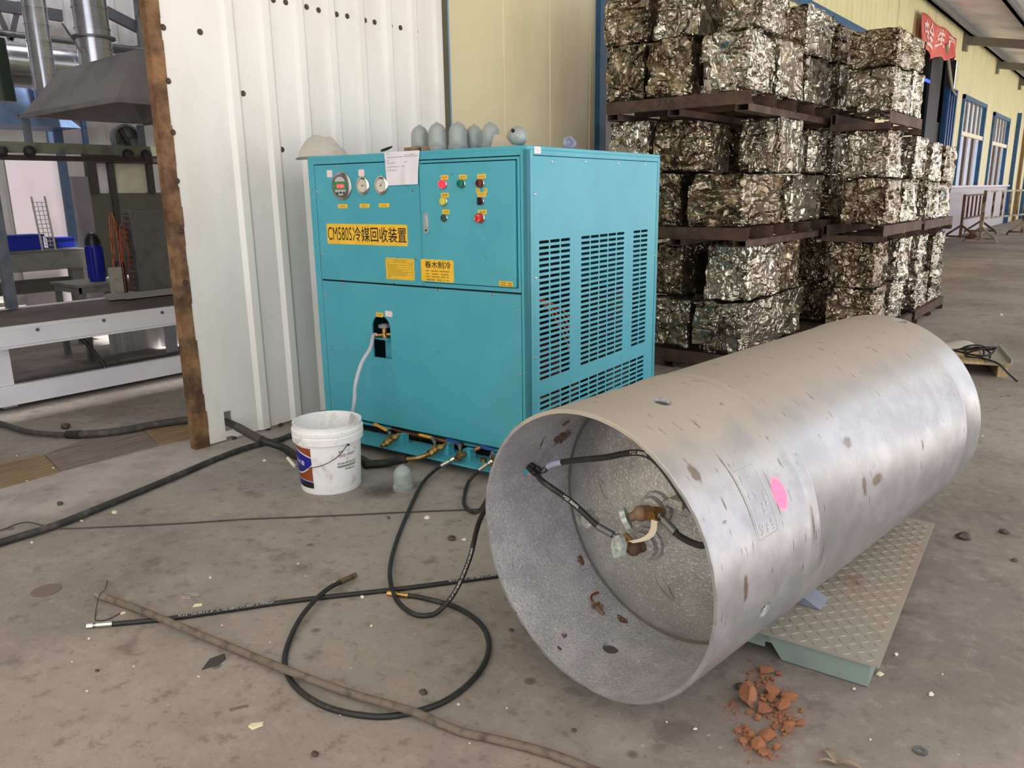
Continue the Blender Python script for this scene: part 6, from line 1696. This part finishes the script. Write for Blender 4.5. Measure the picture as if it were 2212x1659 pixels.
GANTRY = mat('blue_grey_steel', (112, 118, 130), 0.5, 0.15, c2=(92, 98, 110))
OLIVE = mat('olive_grey_beam', (122, 126, 108), 0.55, 0.1, c2=(96, 98, 86))
gt = thing('gantry_frame', 'blue-grey steel frame over the roller line carrying lamps and the hood', 'frame', (-3.05, 0, 0))
m = MB(); m.box((-0.04, -0.50, 0.626), (0.04, -0.42, 2.6)); m.build('post', GANTRY, gt)
m = MB(); m.box((-0.04, 1.06, 0.626), (0.04, 1.14, 2.6)); m.build('post', GANTRY, gt)
m = MB(); m.box((-0.03, -1.4, 1.945), (0.03, 1.06, 2.035)); m.build('cross_beam', OLIVE, gt)
m = MB(); m.box((-0.08, -1.4, 1.885), (0.05, 1.06, 1.925)); m.build('lower_bar', mat('dark_brown_bar', (58, 46, 42), 0.7), gt)
DKG = mat('dark_clamp', (46, 46, 48), 0.6)
for y in (-0.36, -0.14, 0.72, 0.90):
    m = MB(); m.ball((0.05, y, 1.955), 0.05, 12, 8); m.box((0.0, y-0.03, 1.93), (0.07, y+0.03, 1.99)); m.build('clamp', DKG, gt)
hood = thing('exhaust_hood', 'grey sheet metal exhaust hood over the roller line with duct on top', 'hood', (-3.05, -0.14, 2.26))
HOODM = mat('hood_grey', (122, 118, 122), 0.5, 0.15, c2=(108, 104, 108), scale=4)
hx, hy, hz = 1.72, 1.08, 0.36
lo = [(0, 0, 0), (hx, 0, 0), (hx, hy, 0), (0, hy, 0)]; hi = [(0.22, 0.26, hz), (1.55, 0.26, hz+0.02), (1.55, 0.80, hz+0.02), (0.22, 0.80, hz)]
m = MB(); m.add(lo+hi, [(0, 1, 5, 4), (1, 2, 6, 5), (2, 3, 7, 6), (3, 0, 4, 7), (4, 5, 6, 7)]); o = m.build('canopy', HOODM, hood)
sd = o.modifiers.new('thick', 'SOLIDIFY'); sd.thickness = 0.012; sd.offset = -1
m = MB()
m.box((-0.03, -0.02, -0.03), (hx+0.02, 0.0, 0.005)); m.box((-0.03, hy, -0.03), (hx+0.02, hy+0.02, 0.005)); m.box((-0.10, -0.02, -0.012), (0, hy+0.02, 0.0)); m.box((hx, 0, -0.03), (hx+0.02, hy, 0.005)); m.build('rim', HOODM, hood)
for y in (0.02, 1.03):
    m = MB(); m.box((-0.02, y-0.02, -0.225), (0.03, y+0.03, -0.03)); m.build('strut', GANTRY, hood)
def spiral_duct(name, label, path, r, seam, group='round spiral sheet metal ducts'):
    P = [Vector(p) for p in path]; m = MB()
    for a, b in zip(P, P[1:]):
        L = (b-a).length; n = max(2, int(L/seam))
        for i in range(n):
            p, q = a.lerp(b, i/n), a.lerp(b, (i+1)/n); d = (q-p)
            m.cyl(p, q, r, r, 36, 0, False); m.cyl(q-d*0.05, q, r+0.007, r+0.007, 36, 0, True)
    o = m.build(name, GALV); return tag(o, label, 'duct', group)
GALV = mat('galvanised_sheet', (196, 198, 206), 0.24, 0.95, c2=(176, 178, 186), scale=2)
db = fl(211, 150, 2.62)
spiral_duct('spiral_duct', 'shiny vertical spiral duct rising from the grey hood', [(db.x, db.y, 2.62), (db.x-0.02, db.y, 5.2)], 0.135, 0.16)
m = MB(); m.cyl((db.x, db.y, 2.86), (db.x, db.y, 2.875), 0.17, None, 36); m.bar((db.x+0.10, db.y-0.16, 2.72), (db.x+0.0, db.y-0.24, 2.95), 0.02, 0.01); o = m.build('duct_flange', GREYSTEEL); tag(o, 'thin steel flange collar round the duct above the grey hood', 'flange')
a, b = onX(83, 5, -5.4), onX(100, 200, -5.4)
spiral_duct('spiral_duct', 'farther spiral duct at the left rising behind the blue hood', [(-5.4, b.y, b.z-0.15), (-5.4, a.y-0.05, 5.2)], 0.125, 0.17)
spiral_duct('spiral_duct', 'big horizontal spiral duct crossing behind the two upright ducts', [(-8.0, -1.5, 3.35), (-8.0, 6.5, 3.42)], 0.30, 0.55)
bh = thing('blue_hood', 'blue painted hood behind the grey hood at the left edge', 'hood', (-6.2, -1.2, 2.37))
HB = mat('hood_blue', (88, 112, 148), 0.5, c2=(74, 98, 134))
m = MB(); lo = [(0, 0, 0), (0.75, 0, 0), (0.75, 2.62, 0), (0, 2.62, 0)]; hi = [(0.12, 0.5, 0.42), (0.6, 0.5, 0.42), (0.6, 2.18, 0.42), (0.12, 2.18, 0.42)]
m.add(lo+hi, [(0, 1, 5, 4), (1, 2, 6, 5), (2, 3, 7, 6), (3, 0, 4, 7), (4, 5, 6, 7), (3, 2, 1, 0)]); m.build('canopy', HB, bh)
for y in (0.1, 2.5):
    m = MB(); m.box((0.34, y-0.04, -2.37), (0.42, y+0.04, 0.0)); m.build('leg', HB, bh)
m = MB(); c_ = onX(0, 130, -4.6); m.cyl((-4.6, c_.y-0.05, c_.z+0.2), (-4.6, c_.y-0.03, c_.z-0.4), 0.12, None, 20); o = m.build('green_bin', mat('dark_green_drum', (22, 46, 34), 0.4)); tag(o, 'dark green motor drum hanging at the left frame edge', 'motor')
m = MB(); m.bar((-4.6, c_.y-0.05, c_.z+0.2), (-4.6, c_.y-0.05, 6.98), 0.04, 0.04); x = m.build('hanger', GREYSTEEL, o)

# second line and things standing behind
s2l = thing('second_line', 'second grey work line behind the roller line', 'work line', (-4.6, 0, 0))
LGREY = mat('grey_frame_paint', (128, 128, 122), 0.6, c2=(108, 108, 102))
m = MB(); m.box((-0.45, -3, 0.99), (0.30, 0.86, 1.02)); m.build('top', mat('dark_top', (86, 84, 80), 0.7), s2l)
m = MB(); m.box((0.30, -3, 0.83), (0.34, 0.86, 1.01)); m.build('side_rail', LGREY, s2l)
m = MB(); m.box((0.22, -3, 0.60), (0.26, 0.6, 0.74)); m.build('lower_rail', mat('dark_top', (86, 84, 80), 0.7), s2l)
for y in (-2.4, 0.66):
    m = MB(); m.box((0.2, y-0.06, 0), (0.3, y+0.06, 0.83)); m.build('leg', LGREY, s2l)
tb = thing('work_table', 'low grey metal table between the two lines', 'table', (-3.55, 0.25, 0))
m = MB(); m.box((-0.32, -0.05, 0.72), (0.30, 1.05, 0.745)); m.build('tabletop', LGREY, tb)
m = MB(); m.box((-0.30, -0.03, 0.66), (0.28, -0.01, 0.72)); m.box((0.26, -0.03, 0.66), (0.28, 1.03, 0.72)); m.build('apron', LGREY, tb)
for (x, y) in ((-0.28, 0), (0.25, 0), (-0.28, 1.0), (0.25, 1.0)):
    m = MB(); m.box((x-0.025, y-0.025, 0), (x+0.025, y+0.025, 0.72)); m.build('leg', LGREY, tb)
a = onX(206, 565, -3.5)
fc = thing('filter_canister', 'tall blue ribbed canister with black head on the low grey table', 'canister', (-3.5, a.y, 0.746))
m = MB(); m.lathe([(0.07, 0), (0.075, 0.02), (0.07, 0.36), (0, 0.36)], 20); m.build('body', mat('deep_blue_plastic', (20, 34, 150), 0.4), fc)
m = MB()
for k in range(10):
    t = 2*PI*k/10; m.box((-0.006, -0.006, 0.03), (0.006, 0.006, 0.34), 0, Matrix.Translation((0.074*math.cos(t), 0.074*math.sin(t), 0)))
m.build('rib', mat('deep_blue_plastic', (20, 34, 150), 0.4), fc)
m = MB(); m.cyl((0, 0, 0.36), (0, 0, 0.42), 0.078, 0.07, 20); m.ball((0, 0, 0.43), 0.06, 14, 8, 1, 1, 0.9); m.build('head', mat('black_plastic', (20, 20, 20), 0.4), fc)
# condenser coil on the belt
cc = thing('condenser_coil', 'grey condenser coil block with copper return bends standing on the belt', 'condenser', (-2.85, 0.56, 0.626))
COILG = mat('coil_grey', (104, 102, 98), 0.6, 0.2, c2=(88, 86, 82))
m = MB(); m.box((-0.09, 0.0, 0.05), (0.09, 0.9, 0.80)); m.build('fin_block', COILG, cc)
m = MB(); m.box((-0.12, -0.16, 0.0), (0.12, 0.95, 0.05)); m.box((0.10, -0.16, 0.05), (0.13, 0.95, 0.06)); m.build('base_tray', mat('pale_tray', (170, 168, 156), 0.5, 0.2), cc)
m = MB(); m.box((-0.095, -0.012, 0.05), (0.095, 0.0, 0.82)); m.build('end_plate', GREYSTEEL, cc)
for k in range(14):
  for xx in (0.05, 0.0):
    m = MB()
    z = 0.09+k*0.052; m.tube([(xx, -0.012-0.035*math.sin(PI*i/8), z+0.02*math.cos(PI*i/8)) for i in range(9)], 0.0055, 8)
    m.build('return_bend', mat('tarnished_copper', (140, 108, 92), 0.4, 0.8), cc)
m = MB()
for k in range(6):
    x = -0.02+0.03*(k % 3); y = -0.06-0.028*k
    m.tube(spline([(x, y, 0.06), (x+0.01, y-0.01, 0.35), (x-0.01, y+0.02, 0.58+0.03*k), (x, y+0.05, 0.62+0.03*k), (x+0.01, y+0.06, 0.5), (x+0.02, y+0.05, 0.3)], 6), 0.006, 8)
m.build('copper_pipework', COPPER, cc)
m = MB(); m.cyl((0.0, -0.13, 0.052), (0.0, -0.13, 0.32), 0.045, None, 18); m.ball((0, -0.13, 0.32), 0.045, 14, 8); m.build('receiver', DKG, cc)
m = MB(); m.box((0.04, -0.26, 0.05), (0.055, -0.14, 0.30)); m.cyl((0.06, -0.2, 0.09), (0.09, -0.2, 0.09), 0.02, None, 12); m.cyl((0.06, -0.2, 0.2), (0.085, -0.2, 0.2), 0.015, None, 12); m.box((-0.05, -0.28, -0.0), (0.06, -0.1, 0.05)); m.build('valve_plate', mat('pale_tray', (170, 168, 156), 0.5, 0.2), cc)
# crates and rack on the second line
cr = thing('blue_crate', 'blue plastic crate on the second line at the left edge', 'crate', (-4.9, 0.38, 1.021))
m = MB(); m.box((-0.15, -0.22, 0), (0.15, 0.16, 0.012)); m.box((-0.15, -0.22, 0), (-0.14, 0.16, 0.16)); m.box((0.14, -0.22, 0), (0.15, 0.16, 0.16)); m.box((-0.15, -0.22, 0), (0.15, -0.21, 0.16)); m.box((-0.15, 0.15, 0), (0.15, 0.16, 0.16)); m.build('tub', mat('crate_blue', (24, 44, 168), 0.5), cr)
m = MB(); m.box((-0.16, -0.23, 0.14), (0.16, 0.17, 0.16)); m.build('rim', mat('crate_blue', (24, 44, 168), 0.5), cr)
o = copy_tree(cr); o.location = (-4.92, 0.80, 1.021); o.scale = (0.8, 0.5, 0.7); o['label'] = 'smaller blue plastic crate behind the wire rack'
rk = thing('wire_rack', 'white wire ladder rack standing on the second line', 'rack', (-4.5, 0.42, 1.021))
m = MB()
for y in (0, 0.13): m.bar((0, y, 0), (0, y-0.03, 0.56), 0.016, 0.016)
m.build('side_rail', mat('white_wire', (196, 192, 182), 0.5), rk)
m = MB()
for k in range(11): m.bar((0, -0.002-0.003*k*.5, 0.05+0.045*k), (0, 0.13-0.003*k*.5, 0.05+0.045*k), 0.007, 0.007)
for y in (0.045, 0.09): m.bar((0, y, 0.05), (0, y-0.03, 0.5), 0.006, 0.006)
m.build('rung', mat('white_wire', (196, 192, 182), 0.5), rk)
# booth with pale panels and windows behind
bo = thing('test_booth', 'pale panelled booth with small windows behind the work lines', 'booth', (-6.6, 0, 0))
PANEL = mat('mauve_white_panel', (186, 176, 182), 0.5, c2=(166, 154, 162), scale=1.2)
PANEL2 = mat('mauve_grey_panel', (138, 132, 144), 0.5, c2=(120, 114, 126), scale=1.4)
FRG = mat('booth_frame', (96, 94, 84), 0.6)
m = MB(); m.box((-0.05, 0.95, 0), (0.0, 1.60, 2.06)); m.build('panel', PANEL, bo)
m = MB(); m.box((-0.02, 1.58, 0), (0.03, 1.92, 1.84)); m.build('panel', PANEL2, bo)
m = MB(); m.box((-0.05, 1.92, 0), (0.02, 3.6, 1.62)); m.build('panel', FRG, bo)
m = MB(); m.box((-0.05, 1.92, 1.62), (0.05, 2.04, 2.10)); m.box((-0.05, 2.20, 0.0), (0.05, 2.28, 2.10)); m.box((-0.05, 2.04, 2.02), (0.05, 3.6, 2.10)); m.box((-0.05, 2.75, 1.62), (0.05, 2.83, 2.10)); m.box((-0.05, 3.5, 0), (0.05, 3.6, 2.1)); m.build('frame', mat('dark_booth_frame', (64, 62, 58), 0.6), bo)
m = MB(); m.box((-0.03, 2.04, 1.63), (-0.02, 2.2, 2.02)); m.build('window_sheet', mat('pale_lilac_sheet', (222, 214, 222), 0.7), bo)  # pale opaque sheets fill the two window openings
m = MB(); m.box((-0.03, 2.28, 1.63), (-0.02, 2.75, 2.02)); m.build('window_sheet', mat('pale_cream_sheet', (214, 210, 188), 0.7), bo)
m = MB(); m.box((-0.05, 1.5, 2.2), (0.02, 1.56, 2.62)); m.box((-0.05, 1.94, 2.2), (0.02, 2.0, 2.62)); m.box((-0.05, 1.5, 2.56), (0.02, 2.0, 2.62)); m.box((-0.05, 1.5, 2.2), (0.02, 2.0, 2.25)); m.build('upper_frame', HB, bo)
m = MB(); m.box((-0.04, 1.56, 2.25), (-0.03, 1.94, 2.56)); m.build('upper_pane', PANEL, bo)
m = MB(); m.box((-0.05, 1.9, 2.10), (0.0, 3.6, 2.2)); m.build('fascia', mat('dark_booth_frame', (64, 62, 58), 0.6), bo)
fn = thing('wall_fan', 'round grey fan unit on the booth top by the wall sheet', 'fan', (-6.45, 2.42, 2.33))
m = MB(); m.lathe([(0.20, 0), (0.20, 0.1), (0.17, 0.1), (0.17, 0.02), (0, 0.02)], 28, 0, Matrix.Rotation(PI/2, 4, 'Y')); m.build('housing', GREYSTEEL, fn)
m = MB()
for k in range(4): m.bar((0.05, 0, 0), (0.05, 0.16*math.cos(k*PI/2+.4), 0.16*math.sin(k*PI/2+.4)), 0.06, 0.01)
m.cyl((0.02, 0, 0), (0.09, 0, 0), 0.04, None, 14); m.build('blade', DKG, fn)
m = MB(); m.box((-0.1, -0.12, -0.23), (0.1, 0.12, -0.2)); m.build('stand', GREYSTEEL, fn)
# white ribbed partition under the line and drop wires
m = MB(); ribbed_sheet(m, rib_profile(0.50, 3.0, 0.12, 0.012, 0.03, 0.06), -3.42, 0.0, 0.60); struct(m.build('wall_partition', WHITE_SHEET))
DKS = mat('dark_truss', (92, 92, 98), 0.5, 0.2)
tr = thing('roof_truss', 'dark grey steel roof truss high on the workshop back wall', 'truss', (-8.9, 0, 0))
m = MB(); m.bar((0, -4, 4.42), (0, 2.9, 4.30), 0.10, 0.16); m.build('chord', DKS, tr)
m = MB(); m.bar((0, 2.7, 4.78), (0, 5.2, 3.92), 0.10, 0.16); m.build('chord', DKS, tr)
m = MB(); m.bar((0, 3.3, 3.82), (0, 5.2, 4.2), 0.08, 0.08); m.bar((0, 3.3, 3.82), (0, 5.2, 3.8), 0.07, 0.07); m.build('brace', DKS, tr)
m = MB(); m.bar((0, 2.12, 3.85), (0, 2.32, 4.4), 0.06, 0.06); m.bar((0, 2.12, 3.85), (0, 1.95, 4.4), 0.06, 0.06); m.build('web_member', DKS, tr)
m = MB(); m.bar((0.1, 4.05, 3.0), (0.1, 4.1, 6.9), 0.07, 0.07); m.build('post', GREYSTEEL, tr)
m = MB(); m.tube([(-8.75, -3, 3.86), (-8.75, 5, 3.94)], 0.045, 12); o = m.build('ceiling_pipe', GREYSTEEL); tag(o, 'dark steel pipe running along the workshop back wall', 'pipe')
p = onX(312, 25, -4.0)
m = MB(); m.cyl((-4.0, p.y, p.z-0.13), (-4.0, p.y, p.z+0.1), 0.035, None, 14); m.bar((-4.0, p.y, p.z+0.1), (-4.0, p.y, 6.99), 0.03, 0.03); o = m.build('pendant_unit', DKG); tag(o, 'black pendant fitting hanging near the rusty sheet edge', 'pendant')
# fill lamps added out of view to brighten the workshop
for k, (x, y) in enumerate(((-4.5, 0.8), (-7.5, 3.0))):
    t = thing('fill_lamp', ('unseen fill lamp over the second work line', 'unseen fill lamp in front of the booth')[k], 'lamp', (x, y, 6.3))
    m = MB(); m.lathe([(0.05, 0.3), (0.1, 0.25), (0.25, 0.0), (0.24, 0.0), (0.09, 0.24), (0, 0.24)], 24); m.build('shade', GREYSTEEL, t)
    m = MB(); m.cyl((0, 0, 0.3), (0, 0, 0.698), 0.012, None, 8); m.build('stem', GREYSTEEL, t)
    ld = bpy.data.lights.new('fill_light', 'POINT'); ld.energy = 45; ld.color = (0.95, 0.93, 1.0); ld.shadow_soft_size = 0.12
    lo_ = bpy.data.objects.new('fill_light', ld); COL.objects.link(lo_); lo_.parent = t; lo_.location = (0, 0, 0.05)
